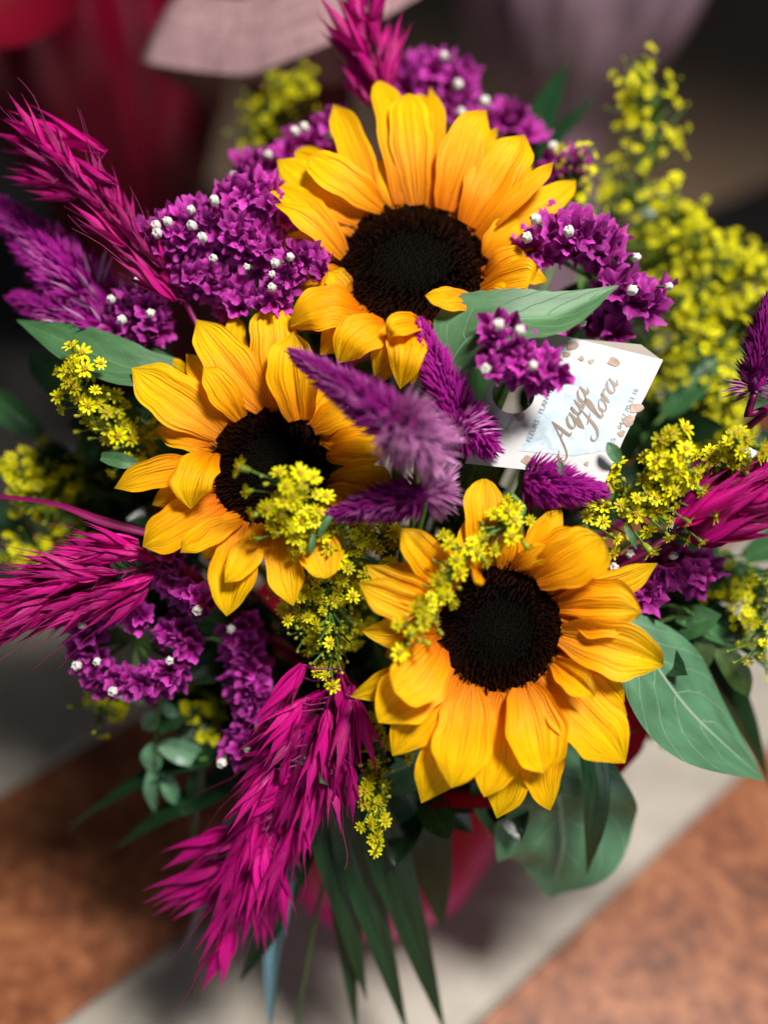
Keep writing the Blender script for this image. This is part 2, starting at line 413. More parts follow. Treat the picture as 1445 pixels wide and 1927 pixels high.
wrapped('wrapped_bouquet', 'dark crimson cellophane wrapped bouquet with a red paper lobe', 'bouquet', (-0.31, 0.70),
        [(0.07, 0.001), (0.10, 0.05), (0.085, 0.14), (0.075, 0.2), (0.12, 0.32), (0.145, 0.42), (0.14, 0.50)], CRIM, 0.10)
wb = [o for o in COL.objects if o.name == 'wrapped_bouquet'][0]
mb = MB()                                                              # the red paper lobe, a curved sheet
LC = P(50, 20, 0.66); ln = cdir(0.12, 0.35, 0.93); l1 = cdir(1, 0, 0); l2 = ln.cross(l1).normalized()
rad = M_(235, 0.68); c0 = mb.vert(LC, (0.5, 0.5))
for r_ in range(1, 7):
    for k in range(48):
        a = 6.2832 * k / 48; q = rad * r_ / 6 * (0.80 + 0.08 * math.sin(2 * a))
        mb.vert(LC + l1 * q * math.cos(a) * 0.78 + l2 * q * math.sin(a) + ln * (0.9 * q * q / rad * 0.6), (0.5 + 0.5 * math.cos(a) * r_ / 6, 0.5 + 0.5 * math.sin(a) * r_ / 6))
for k in range(48): mb.f.append((c0, 1 + k, 1 + (k + 1) % 48))
for r_ in range(5):
    for k in range(48):
        k2 = (k + 1) % 48; q = 1 + r_ * 48; mb.f.append((q + k, q + 48 + k, q + 48 + k2, q + k2))
mb.build('paper_lobe', CRIMP, wb)
def mrim(a):
    g = math.degrees(a) % 360
    if 130 < g < 229: return 0.085, 0.43
    k = math.exp(-((g - 231) / 14) ** 2)
    return 0.146 + 0.018 * k + 0.004 * math.sin(3 * a), 0.478 + 0.004 * k + 0.05 * max(0, math.sin(math.radians(g - 262)))
wrapped('wrapped_bouquet', 'bouquet wrapped in dusty mauve woven linen paper with a pointed corner', 'bouquet', (-0.075, 0.475),
        [(0.06, 0.001), (0.075, 0.05), (0.06, 0.16), (0.045, 0.28), (0.046, 0.445)], CRIM, 0.08, (0.045, 0.44, mrim), MAUVE)
def frim(a):
    return 0.14 + 0.018 * math.sin(4 * a) + 0.008 * math.sin(9 * a + 1), 0.40 + 0.02 * math.sin(5 * a + 2)
wrapped('wrapped_bouquet', 'bouquet wrapped in shiny grey mauve plastic film with pale glints', 'bouquet', (0.225, 0.80),
        [(0.07, 0.001), (0.09, 0.05), (0.075, 0.15), (0.05, 0.26), (0.06, 0.33), (0.11, 0.385), (0.14, 0.45), (0.15, 0.52)], FILM, 0.10)

# ------------------------------------------------------------------ sunflowers
PW = [(0, .42), (.12, .66), (.3, .93), (.48, 1), (.65, .92), (.8, .66), (.9, .36), (.96, .15), (1, .004)]
PWR = [(0, .42), (.12, .64), (.3, .88), (.5, 1), (.7, .98), (.84, .82), (.93, .58), (.98, .33), (1, .10)]
def sunflower(label, ctr, d, nrm, rx, ry, zx, zy, zs, petals, fill=10):
    n = cdir(*nrm); C0 = P(ctr[0], ctr[1], d)
    e1 = (RT - n * RT.dot(n)).normalized(); e2 = n.cross(e1).normalized()
    if e2.dot(UP) < 0: e2 = -e2
    root = thing('sunflower', label, 'sunflower', C0 - n * 0.02, 'sunflowers of the bouquet')
    def px(x, y): return zx + x / zs, zy + y / zs
    R1 = M_(rx, d); R2 = M_(ry, d)
    lst = [(*px(bx, by), *px(tx, ty), wd / zs, lay, opt) for (bx, by, tx, ty, wd, lay, opt) in petals]
    for i in range(fill):                                                # short petals of the back row, mostly hidden
        a = 6.2832 * (i + 0.5) / fill + uni(-.1, .1)
        lst.append((ctr[0] + rx * .9 * math.cos(a), ctr[1] - ry * .9 * math.sin(a), ctr[0] + rx * uni(1.8, 2.02) * math.cos(a), ctr[1] - ry * uni(1.75, 2.0) * math.sin(a), uni(46, 62), -1, ''))
    for (bx, by, tx, ty, wd, lay, opt) in lst:
        h = 0.004 + lay * 0.0045
        # base: pull onto the rim of the disc
        vx, vy = (bx - ctr[0]) / rx, (by - ctr[1]) / ry
        L = max(0.01, math.hypot(vx, vy))
        if 'k' not in opt and L > 1.02: bx, by = ctr[0] + vx / L * rx * .98, ctr[1] + vy / L * ry * .98
        if 'k' not in opt and L < .92: bx, by = ctr[0] + vx / L * rx * .93, ctr[1] + vy / L * ry * .93
        B = ray_plane(bx, by, C0 + n * (0.001 + lay * 0.0008 + (0.014 if 'k' in opt else 0)), n)
        T = ray_plane(tx, ty, C0 + n * (h + (0.012 if 'k' in opt else 0)), n)
        ln = (T - B).length; W = M_(wd, d) * 0.53
        up = cdir(*(0.5 * Vector(nrm) + Vector((0, 0, .5))))
        sag = 0.10 * ln + uni(-.02, .03) * ln
        if 'd' in opt: sag = 0.30 * ln
        side = (T - B).cross(n).normalized() * uni(-.05, .05) * ln
        pts = [B, B.lerp(T, .33) + n * sag * .9 + side * .7, B.lerp(T, .70) + n * sag * .8 + side, T - n * (0.004 if 'd' in opt else 0)]
        if 'c' in opt: pts = [B, B.lerp(T, .4) + n * .25 * ln, B.lerp(T, .85) + n * .32 * ln, T + n * .12 * ln]
        sp = crom(pts, 24)
        T_ = PWR if 'r' in opt else PW
        hw = [W * tab(i / 24, T_) * (1 + 0.06 * math.sin(i * .7 + bx)) for i in range(25)]
        mb = MB()
        fold = 0.6 if 'f' in opt else uni(0.12, 0.42)
        strip(mb, sp, n, hw, 12, cup=(-0.22 if 'd' in opt else uni(-.20, .16)), keel=fold, ridge=uni(.05, .10), wave=uni(.06, .17), wf=uni(.6, 1.6), ph=uni(0, 6), twist=uni(-.28, .28))
        mb.build('petal', PETAL, root, origin=B)
    # seed head
    mb = MB(); seg = 40; rings = 7; dome = M_(22, d)
    for i in range(rings + 1):
        t = i / rings
        for k in range(seg):
            a = 6.2832 * k / seg
            z = dome * (1 - t ** 2.2) * (0.75 + .25 * t) - 0.001
            mb.vert(C0 + e1 * (R1 * .99 * t * math.cos(a)) + e2 * (R2 * .99 * t * math.sin(a)) + n * z, (t * .9, .5))
    for i in range(rings):
        for k in range(seg):
            k2 = (k + 1) % seg; q = i * seg; mb.f.append((q + k, q + k2, q + seg + k2, q + seg + k))
    head = mb.build('seed_head', DISC, root, origin=C0)
    mb = MB(); ga = 2.39996
    NF = 1500
    for i in range(NF):
        t = math.sqrt((i + .5) / NF) * 1.07 + uni(-.012, .012); a = i * ga + uni(-.05, .05)
        p = C0 + e1 * (R1 * t * math.cos(a)) + e2 * (R2 * t * math.sin(a)) + n * (dome * max(0, 1 - t ** 2.2) * (.75 + .25 * t) - .001)
        rad_ = e1 * math.cos(a) + e2 * math.sin(a)
        di = (n + rad_ * ((t - .35) * 1.5 if t > .5 else -.5 * (.6 - t)) + Vector((uni(-.2, .2), uni(-.2, .2), uni(-.2, .2)))).normalized()
        s = M_(4.0 if t < .5 else 4.6, d) * uni(.8, 1.2); L = s * (1.2 if t < .5 else uni(2.0, 4.2))
        x = di.cross(rad_ + n * .3).normalized(); y = di.cross(x)
        q = len(mb.v); uu = min(1, t)
        for k in range(4):
            an = 1.571 * k; mb.vert(p + (x * math.cos(an) + y * math.sin(an)) * s * .5, (uu * .85, .5))
        mb.vert(p + di * L, (min(1, uu + uni(-.1, .15)), .5))
        for k in range(4): mb.f.append((q + k, q + (k + 1) % 4, q + 4))
    fl = mb.build('disc_florets', DISC, root, smooth=False, origin=C0); fl['kind'] = 'stuff'
    mb = MB()
    for k in range(14):
        a = 6.2832 * k / 14
        r_ = e1 * math.cos(a) + e2 * math.sin(a)
        b0 = C0 + r_ * R1 * .55 - n * .010; t0 = C0 + r_ * R1 * uni(1.35, 1.6) - n * .008
        sp = crom([b0, b0.lerp(t0, .5) - n * .004, t0], 6)
        strip(mb, sp, n, [M_(26, d) * tab(i / 6, PW) for i in range(7)], 2, keel=.2)
    mb.build('calyx', LEAF, root, origin=C0)
    mb = MB(); b0 = C0 - n * .008
    tube(mb, crom([b0, b0 - n * .04 + Vector((0, 0, -.02)), NECK + Vector((uni(-.012, .012), uni(-.012, .012), .05)), NECK + Vector((uni(-.01, .01), uni(-.01, .01), -.05))], 16), .0055, .005, 8)
    mb.build('stem', STEM, root)
    return root
A_ = [(640, 560, 548, 48, 134, 1, 'r'), (712, 575, 668, 103, 172, 2, 'r'), (765, 560, 766, 74, 92, -1, ''), (840, 575, 1005, 172, 178, 2, ''), (960, 640, 1168, 278, 225, 2, ''),
      (1000, 700, 1290, 393, 92, 3, 'f'), (1010, 720, 1386, 473, 170, 0, ''), (565, 590, 256, 372, 165, 3, 'r'), (470, 640, 116, 382, 185, 1, ''), (415, 790, 62, 490, 140, 1, ''),
      (415, 800, 104, 572, 110, 3, 'f'), (505, 570, 355, 148, 140, 0, ''), (480, 610, 196, 345, 110, -1, 'r'), (480, 1030, 166, 1080, 200, 1, 'd'), (400, 970, 335, 860, 100, 0, ''),
      (585, 1085, 372, 1235, 190, 2, 'd'), (640, 1100, 528, 1290, 125, 1, 'd'), (670, 1095, 640, 1345, 150, 2, 'd'), (770, 1105, 586, 1150, 95, 3, 'c'), (995, 940, 1205, 905, 130, 2, 'c'),
      (1005, 800, 1150, 640, 120, 1, ''), (965, 985, 744, 962, 112, 2, 'k'), (735, 1100, 690, 1330, 120, 1, 'd'), (950, 600, 1052, 248, 110, -1, ''), (990, 680, 1192, 398, 110, -1, ''),
      (715, 560, 722, 103, 110, -1, 'r'), (1000, 880, 1190, 800, 110, 1, 'd'), (985, 960, 1120, 985, 110, 2, 'd'), (560, 1080, 450, 1200, 120, 0, 'd')]
sunflower('highest sunflower, its ragged petals curled and a loose petal lying on its dark disc', (775.6, 498), .434, (0.0, .28, .96), 141, 118, 470, 130, 2.258, A_, 16)
B_ = [(715, 500, 410, 98, 205, 2, ''), (610, 550, 440, 313, 135, 3, ''), (775, 500, 742, 38, 212, 1, 'r'), (875, 565, 850, 152, 222, 3, ''), (660, 500, 592, 86, 110, -1, 'r'),
      (520, 610, 115, 318, 235, 2, ''), (480, 660, 222, 592, 100, 0, ''), (520, 560, 264, 280, 110, -1, 'r'), (570, 540, 362, 255, 130, 0, ''), (455, 690, 372, 952, 185, 3, 'd'),
      (460, 760, 36, 864, 135, 1, ''), (520, 930, 164, 1128, 195, 1, ''), (610, 1000, 336, 1156, 115, 2, ''), (640, 1040, 545, 1445, 205, 0, ''), (725, 1060, 537, 1292, 135, 2, ''),
      (800, 1050, 848, 1398, 160, 1, ''), (930, 1020, 1000, 1272, 170, 2, 'r'), (930, 600, 1150, 478, 150, 2, ''), (1000, 690, 1262, 690, 190, 3, 'r'), (1025, 830, 1292, 812, 125, 2, 'r'),
      (1020, 890, 1260, 960, 120, 2, ''), (1000, 950, 1240, 1020, 110, 1, ''), (1000, 900, 1392, 972, 110, 0, ''), (960, 640, 1220, 590, 140, 1, '')]
sunflower('sunflower with a brown-ringed disc, goldenrod and fuzzy purple spikes across its petals', (509, 879), .42, (-.06, .16, .98), 117, 112, 200, 560, 2.408, B_)
C_ = [(840, 480, 1128, 305, 215, 3, 'r'), (800, 440, 1036, 288, 160, 1, 'r'), (745, 435, 892, 345, 95, 2, 'r'), (950, 560, 1371, 413, 135, 0, ''), (945, 610, 1302, 626, 245, 3, ''),
      (950, 720, 1396, 856, 225, 2, ''), (960, 660, 1300, 735, 150, 0, ''), (920, 840, 1100, 992, 115, 4, 'f'), (895, 920, 1230, 1276, 255, 2, ''), (960, 850, 1240, 1072, 115, 1, ''),
      (960, 820, 1228, 1012, 140, 0, ''), (800, 960, 875, 1322, 245, 3, ''), (690, 970, 622, 1424, 215, 2, ''), (560, 940, 480, 1384, 235, 3, ''), (500, 900, 226, 1246, 185, 1, ''),
      (440, 840, 164, 1102, 235, 2, ''), (410, 770, 236, 970, 225, 4, 'r'), (420, 810, 44, 990, 125, 0, ''), (415, 700, 94, 706, 130, 0, ''), (425, 640, 80, 498, 165, 2, ''),
      (435, 570, 110, 420, 125, 1, ''), (480, 500, 264, 258, 155, 2, ''), (640, 430, 622, 48, 165, -1, 'r'), (600, 450, 585, 500, 60, 3, 'k'), (520, 950, 350, 1450, 215, 0, ''),
      (740, 975, 676, 1516, 190, 0, ''), (850, 950, 906, 1482, 195, 0, ''), (800, 430, 958, 180, 130, -1, ''), (540, 470, 470, 330, 90, 0, '')]
sunflower('widest open sunflower with a full ring of bright petals and black disc', (941, 1184), .405, (.03, -.02, 1.0), 119, 121, 640, 880, 2.294, C_, 18)

# ------------------------------------------------------------------ statice
def calyx_mesh(seed):
    rs = random.Random(seed); mb = MB(); seg = 30
    ph = rs.uniform(0, 6)
    prof = [(.10, -1.5, 0), (.24, -.9, .15), (.45, -.40, .4), (.75, -.05, .75), (1.08, .16, 1.0)]
    for i, (r, z, u) in enumerate(prof):
        for k in range(seg):
            a = 6.2832 * k / seg
            fold = math.cos(5 * a + ph) * .16 * u + math.cos(10 * a + 2 * ph) * .10 * u + rs.uniform(-.10, .10) * u
            mb.vert(((r + fold) * math.cos(a), (r + fold) * math.sin(a), z + u * (.30 * math.cos(5 * a + ph + 1.2) + .20 * math.cos(10 * a + ph * 3) + rs.uniform(-.13, .13))), (u, k / seg))
    for i in range(4):
        for k in range(seg):
            k2 = (k + 1) % seg; q = i * seg; mb.f.append((q + k, q + k2, q + seg + k2, q + seg + k))
    return mb.mesh('calyx', CALYX)
CALS = [calyx_mesh(s) for s in range(6)]
def corolla_mesh(seed):
    rs = random.Random(seed); mb = MB(); seg = 15; rings = 7
    for i in range(rings + 1):
        t = i / rings; th = t * 2.75
        for k in range(seg):
            a = 6.2832 * k / seg
            r = math.sin(th + .12) * (1 + .22 * math.cos(5 * a + t * 5) + rs.uniform(-.08, .08))
            z = math.cos(th) * 1.25 - (.8 if i == 0 else 0) + (.12 * math.cos(5 * a + 1) if i == 1 else 0) + rs.uniform(-.04, .04)
            mb.vert((r * math.cos(a), r * math.sin(a), z), (t, k / seg))
    for i in range(rings):
        for k in range(seg):
            k2 = (k + 1) % seg; q = i * seg; mb.f.append((q + k2, q + k, q + seg + k, q + seg + k2))
    mb.f.append(tuple(range(seg)))
    return mb.mesh('white_floret', WHITE)
CORS = [corolla_mesh(s) for s in range(4)]
def statice(label, combs, whites, d, size=40, wsize=10, lean=(0, 0)):
    allp = [p for c in combs for p in c[0]]
    cx = sum(p[0] for p in allp) / len(allp); cy = sum(p[1] for p in allp) / len(allp)
    base = P(cx, cy, d + .035)
    root = thing('statice_sprig', label, 'flower', base, 'statice sprigs in the bouquet')
    stem = MB()
    tube(stem, crom([base, base.lerp(NECK, .4) + Vector((0, 0, .02)), NECK + Vector((uni(-.015, .015), uni(-.015, .015), .03)), NECK + Vector((uni(-.01, .01), uni(-.01, .01), -.05))], 14), .0022, .0028, 6)
    placed = []
    for path, wd, *dd in combs:
        d0 = d + (dd[0] if dd else 0)
        pts = crom([(x, y, 0) for x, y in path], 40)
        Ltot = sum((pts[i + 1] - pts[i]).length for i in range(40)) + wd
        want = int(Ltot * wd / (size * .50) ** 2 * 1.05); tries = 0; got = 0
        while got < want and tries < want * 12:
            tries += 1
            i = random.randrange(41); p = pts[i]
            tg = (pts[min(i + 1, 40)] - pts[max(i - 1, 0)]).normalized(); nm = Vector((-tg.y, tg.x, 0))
            lat = uni(-1, 1) * .5
            q = p + nm * lat * max(1, wd - size * .6) + tg * uni(-.3, .3) * size * .5
            if any((q.x - o[0]) ** 2 + (q.y - o[1]) ** 2 < (size * .45) ** 2 for o in placed): continue
            placed.append((q.x, q.y)); got += 1
            off = nm * lat * 2
            depth = d0 + .010 * (2 * lat) ** 2 + uni(-.003, .003)
            ax = cdir(off.x * .75 + uni(-.4, .4) + lean[0], -off.y * .75 + uni(-.4, .4) + lean[1], 1.0)
            loc = P(q.x, q.y, depth); s = M_(size, depth) * .5 * uni(.85, 1.2)
            link('calyx', random.choice(CALS), root, loc, xf(loc, ax, s, uni(0, 6.28)))
            if got % 3 == 0:
                mid = P(p.x, p.y, d0 + .025)
                tube(stem, crom([loc - ax * s * 1.3, loc.lerp(mid, .6) - ax * s, mid, base], 6), .0009, .0014, 4, False)
    for (x, y) in whites:
        near = min(placed, key=lambda o: (o[0] - x) ** 2 + (o[1] - y) ** 2)
        vx, vy = x - cx, -(y - cy); L = max(1, math.hypot(vx, vy))
        far = math.hypot(near[0] - x, near[1] - y)
        dp = d - (.007 if far < size * .7 else -.002)
        ax = cdir(vx / L * .5 + uni(-.3, .3), vy / L * .5 + uni(-.1, .5), 1); loc = P(x, y, dp)
        s = M_(wsize, dp) * uni(.64, .9)
        link('white_floret', random.choice(CORS), root, loc, xf(loc, ax, s, uni(0, 6)))
        nb = P(near[0], near[1], d + .006)
        tube(stem, [loc - ax * s * .8, loc.lerp(nb, .5), nb], .0008, .0008, 4, False)
    stem.build('stem', STEM, root)
    return root
statice('broad purple statice sprig dotted white between the magenta grass and the highest sunflower',
        [([(295, 455), (370, 425), (440, 430), (510, 470)], 120), ([(350, 510), (420, 540), (452, 570)], 85), ([(430, 375), (490, 360), (525, 430)], 85)],
        [(294, 424), (296, 439), (316, 417), (362, 424), (381, 447), (402, 486), (464, 502), (404, 378), (360, 395)], .428, 42, 10)
statice('purple statice sprig peeking out behind the left shoulder of the highest sunflower',
        [([(455, 320), (520, 300), (590, 260), (640, 225)], 70)], [(505, 291), (440, 332), (555, 248), (572, 240), (621, 254), (634, 264)], .475, 42, 10)
statice('small purple statice sprig with four white florets wedged between two sunflowers',
        [([(600, 500), (560, 480), (530, 530), (505, 575)], 66)], [(546, 484), (518, 495), (512, 516), (512, 541)], .416, 38, 10)
statice('dark purple statice sprig above the long drooping green leaf',
        [([(205, 620), (235, 575), (275, 565), (290, 610), (270, 650)], 66)], [(258, 529), (210, 563), (230, 602), (283, 590)], .437, 40, 10)
statice('large purple statice sprig with white florets above the pointed green leaf and card',
        [([(1000, 462), (1050, 440), (1120, 445), (1155, 480)], 100), ([(1150, 520), (1205, 565), (1235, 565)], 85), ([(1060, 610), (1120, 600), (1180, 625)], 56, .012)],
        [(1007, 413), (991, 447), (1070, 436), (1196, 485), (1188, 546), (1257, 539), (1096, 607), (1106, 583)], .424, 52, 11, (0, .15))
statice('purple statice sprig poking through the round hole of the white card',
        [([(925, 640), (960, 640), (995, 690), (1050, 690)], 92), ([(925, 690), (985, 705)], 40)], [(938, 612), (978, 623), (1001, 688), (913, 695)], .384, 46, 12)
statice('ring-shaped purple statice sprig with six white florets below the feathery magenta spike',
        [([(240, 1140), (185, 1145), (160, 1215), (190, 1275), (262, 1288), (330, 1262), (345, 1210), (305, 1185)], 62), ([(235, 1130), (265, 1165)], 62)],
        [(229, 1152), (156, 1177), (183, 1245), (145, 1253), (319, 1243), (213, 1301)], .434, 40, 11)
statice('short comb of purple statice hanging below orange petals beside the feathery magenta spike',
        [([(310, 1040), (325, 1090), (385, 1135)], 68)], [(285, 1030), (372, 1148)], .428, 36, 11)
statice('long hanging purple statice sprig partly behind the largest magenta spike',
        [([(445, 1180), (460, 1230), (468, 1290), (480, 1360), (450, 1420)], 82)], [(434, 1185), (487, 1371), (465, 1408), (418, 1436), (508, 1378)], .445, 40, 10)
statice('purple statice sprig behind the pointed orange petal and the bright goldenrod',
        [([(1215, 1125), (1240, 1075), (1290, 1065), (1325, 1085)], 84), ([(1160, 1065), (1190, 1050)], 40)], [(1266, 1046), (1185, 1042), (1155, 1068)], .432, 48, 10)
statice('blurred purple statice sprig standing tallest behind the highest sunflower',
        [([(755, 165), (800, 130), (850, 145), (862, 200)], 84)], [(835, 106), (860, 160), (866, 212)], .50, 44, 11)
statice('blurred purple statice tuft behind the right petals of the highest sunflower',
        [([(915, 225), (960, 220), (1005, 262)], 66)], [(912, 192)], .495, 42, 11)
statice('blurred small purple statice tuft with one white floret beside tall goldenrod',
        [([(1030, 315), (1095, 310)], 58)], [(1041, 277)], .475, 42, 11)

# ------------------------------------------------------------------ goldenrod
def star_mesh(seed):
    rs = random.Random(seed); mb = MB(); n = rs.choice((9, 10, 11))
    for k in range(n):
        a = 6.2832 * k / n + rs.uniform(-.12, .12); L = rs.uniform(.85, 1.08); lift = rs.uniform(-.12, .28)
        c, s = math.cos(a), math.sin(a); w_ = .17
        pts = [(.22, .05, .0), (.55, w_, lift * .4), (.85, w_ * .9, lift * .8), (1.0, .05, lift)]
        q = len(mb.v)
        for (r, h, z) in pts:
            r *= L
            for sg in (-1, 0, 1): mb.vert((r * c - sg * h * s, r * s + sg * h * c, .22 + z + (.03 if sg else -.02)), (r, .5 + sg * .5))
        for i in range(3):
            for j in range(2): b = q + i * 3 + j; mb.f.append((b, b + 1, b + 4, b + 3))
    return mb.mesh('ray_florets', YEL)
def eye_mesh():
    mb = MB()
    for k in range(7):
        a = k * 2.4; r = .27 * math.sqrt(k / 6.5); q = len(mb.v)
        x, y = r * math.cos(a), r * math.sin(a)
        for j in range(5): mb.vert((x + .1 * math.cos(j * 1.2566), y + .1 * math.sin(j * 1.2566), .24), (.3, .5))
        for j in range(5): mb.vert((x + .12 * math.cos(j * 1.2566), y + .12 * math.sin(j * 1.2566), .42), (.6, .5))
        mb.vert((x * 1.1, y * 1.1, .40), (.2, .5))
        for j in range(5):
            j2 = (j + 1) % 5; mb.f.append((q + j, q + j2, q + 5 + j2, q + 5 + j)); mb.f.append((q + 5 + j, q + 5 + j2, q + 10))
    return mb.mesh('eye', YELD)
def cup_mesh():
    mb = MB(); tube(mb, [Vector((0, 0, z)) for z in (-1.0, -.7, -.2, .25)], lambda t: tab(t, [(0, .08), (.33, .25), (.7, .34), (1, .30)]), seg=8)
    return mb.mesh('green_cup', GRN)
def bud_mesh():
    mb = MB(); tube(mb, [Vector((0, 0, z)) for z in (-.9, -.5, 0, .45, .75, .8)], lambda t: tab(t, [(0, .1), (.25, .36), (.5, .46), (.8, .36), (.95, .2), (1, .05)]), seg=8)
    return mb.mesh('bud', BUD)
STARS = [star_mesh(s) for s in range(5)]; EYE = eye_mesh(); CUP = cup_mesh(); BUDM = bud_mesh()
def small_leaf(px, py, tx, ty, d, wd, root, mat=None, name='leaf', dd=0.0, d2=None):
    a = P(px, py, d); b = P(tx, ty, (d2 or d) + dd); n = cdir(uni(-.3, .3), uni(0, .4), 1)
    sp = crom([a, a.lerp(b, .5) + n * (b - a).length * .12, b], 8); mb = MB()
    strip(mb, sp, n, [M_(wd, d) * .5 * tab(i / 8, PW) for i in range(9)], 4, keel=.35, wave=.05)
    return mb.build(name, mat or LEAFM, root, origin=a)
def goldenrod(label, path, d, flowers=(), buds=(), nrand=0, brand=0, spread=36, size=21, leaves=(), full=True, dvar=.006, face=(0, .15), dend=None):
    """path: stem pixels from the tip down to where it enters the bouquet."""
    dend = d + .03 if dend is None else dend
    m = len(path) - 1
    sp3 = [P(x, y, d + (dend - d) * i / m) for i, (x, y) in enumerate(path)]
    base = sp3[-1]
    root = thing('goldenrod_sprig', label, 'flower', base, 'goldenrod sprigs in the bouquet')
    sp = crom(sp3, 30); spx = crom([(x, y, 0) for x, y in path], 30)
    stem = MB(); tube(stem, sp, .0008, .0018, 6)
    tube(stem, crom([base, base.lerp(NECK, .5) + Vector((0, 0, .015)), NECK + Vector((uni(-.012, .012), uni(-.012, .012), .02)), NECK + Vector((uni(-.01, .01), uni(-.01, .01), -.05))], 12), .0018, .0022, 6)
    if not full: brand = int(brand * 1.8 + nrand * .7); nrand = int(nrand * 1.5)
    items = [(x, y, 'f') for x, y in flowers] + [(x, y, 'b') for x, y in buds]
    clumps = []
    if not full:
        for q_ in range(9):
            i_ = int(q_ / 9 * 24); sg_ = 1 if q_ % 2 else -1
            tg_ = (spx[i_ + 1] - spx[max(0, i_ - 1)]).normalized()
            r_ = spread * (.25 + .9 * q_ / 9) * uni(.6, 1.2)
            clumps.append((spx[i_].x - tg_.y * sg_ * r_, spx[i_].y + tg_.x * sg_ * r_))
    for k in range(nrand + brand):
        if clumps:
            c_ = random.choice(clumps)
            q = (random.gauss(c_[0], 22), random.gauss(c_[1], 20)); items.append((q[0], q[1], 'f' if k < nrand else 'b')); continue
        i = int(uni(0, 1) ** .9 * 24); p = spx[i]; w_ = spread * (.45 + .75 * i / 24)
        for _ in range(8):
            q = (p.x + uni(-1, 1) * w_, p.y + uni(-1, 1) * w_)
            if all((q[0] - o[0]) ** 2 + (q[1] - o[1]) ** 2 > (size * .95) ** 2 for o in items): break
        items.append((q[0], q[1], 'f' if k < nrand else 'b'))
    for (x, y, kd) in items:
        i = min(range(31), key=lambda j: (spx[j].x - x) ** 2 + (spx[j].y - y) ** 2)
        p0 = spx[i]; dl = (sp[i] - CAM).dot(FW) + uni(-dvar, dvar) - .004
        loc = P(x, y, dl); ox, oy = (x - p0.x) / max(spread, 1), -(y - p0.y) / max(spread, 1)
        ax = cdir(ox * .6 + uni(-.35, .35) + face[0], oy * .6 + uni(-.35, .35) + face[1], uni(.55, 1.0))
        if kd == 'f':
            s = M_(size, dl) * uni(.66, 1.18); mx = xf(loc, ax, s, uni(0, 6))
            f = link('floret', random.choice(STARS), root, loc, mx)
            if full:
                for nm, me in (('eye', EYE), ('green_cup', CUP)):
                    o = bpy.data.objects.new(nm, me); COL.objects.link(o); o.parent = f
        else:
            s = M_(size, dl) * uni(.42, .62)
            link('bud', BUDM, root, loc, xf(loc, ax, s, uni(0, 6)))
        j = min(30, i + 2 + int(rnd() * 3)); e = loc - ax * s * .8
        tube(stem, crom([e, e.lerp(sp[j], .5) - ax * s * .5, sp[j]], 4), .0005, .0007, 4, False)
    for lf in leaves: small_leaf(*lf[:4], d + .002, lf[4], root)
    stem.build('stem', STEM, root)
    return root
def zz(pts, zx, zy, s): return [(zx + x / s, zy + y / s) for x, y in pts]
Z2 = (200, 560, 2.408); ZC = (420, 840, 2.331); ZR = (1050, 560, 3.57); ZL = (60, 620, 5.16)
goldenrod('bright goldenrod cluster lying over the brown-ringed sunflower disc', [(545, 905), (560, 960), (590, 1010), (640, 1040), (690, 1060)], .388,
    zz([(80, 95), (108, 195), (280, 160), (330, 120), (392, 140), (245, 240), (320, 258), (160, 285), (265, 300), (405, 210), (215, 345), (135, 300), (345, 330), (235, 380), (320, 390), (145, 405), (440, 405), (360, 445), (410, 285), (445, 225), (200, 270), (290, 350), (380, 375)], *ZC),
    zz([(172, 130), (240, 128), (325, 320), (435, 310), (340, 208), (190, 165), (445, 350), (480, 380), (495, 360), (305, 280)], *ZC), 34, 20, 44, 19, [(505, 985, 545, 900, 14)] and [(600, 1010, 628, 965, 16), (590, 1005, 585, 1045, 12)])
goldenrod('goldenrod sprig with open stars bending between two sunflowers under the fuzzy spike', [(640, 985), (680, 1000), (720, 1010), (760, 1015)], .400,
    zz([(605, 410), (565, 340), (755, 355), (700, 355), (600, 350), (740, 500), (715, 505)], *ZC), zz([(655, 440), (705, 415), (720, 380), (690, 345), (640, 400)], *ZC), 16, 16, 34, 17)
goldenrod('goldenrod sprig arching across the upper petals of the widest open sunflower', [(750, 1225), (795, 1160), (840, 1090), (880, 1040), (930, 1000), (985, 965), (960, 930)], .383,
    zz([(970, 395), (1215, 315), (1290, 270), (1245, 230), (1125, 410), (1190, 450), (1030, 550), (1075, 455), (960, 655), (1010, 690), (865, 700), (875, 775), (770, 785), (775, 905), (1340, 325), (1330, 440), (1150, 505), (1000, 430), (1260, 390), (1030, 500), (985, 650)], *ZC),
    zz([(1135, 345), (1185, 385), (890, 615), (925, 505), (805, 745), (950, 815), (855, 855), (890, 860), (930, 775), (960, 580), (990, 605), (1030, 620), (960, 550), (810, 870), (815, 825), (1275, 370), (1235, 420)], *ZC), 12, 8, 22, 19, (), True, .004, dend=.400)
goldenrod('hanging olive goldenrod sprig full of round buds between the three sunflowers', [(610, 1265), (630, 1190), (610, 1120), (560, 1080), (600, 1060), (680, 1050)], .420,
    zz([(460, 805), (465, 865), (450, 1005), (415, 700), (265, 712), (510, 890), (545, 515)], *ZC),
    zz([(135, 533), (175, 525), (208, 540), (220, 490), (265, 500), (385, 600), (430, 620), (480, 600), (360, 690), (325, 690), (470, 665), (440, 930), (480, 940), (545, 945), (520, 850), (575, 785), (600, 765), (560, 825), (625, 490), (590, 550), (380, 910), (540, 800), (470, 740), (490, 740), (300, 570)], *ZC), 26, 80, 58, 15,
    [(565, 1090, 535, 1105, 22), (575, 1080, 572, 1045, 15)], True, .012)
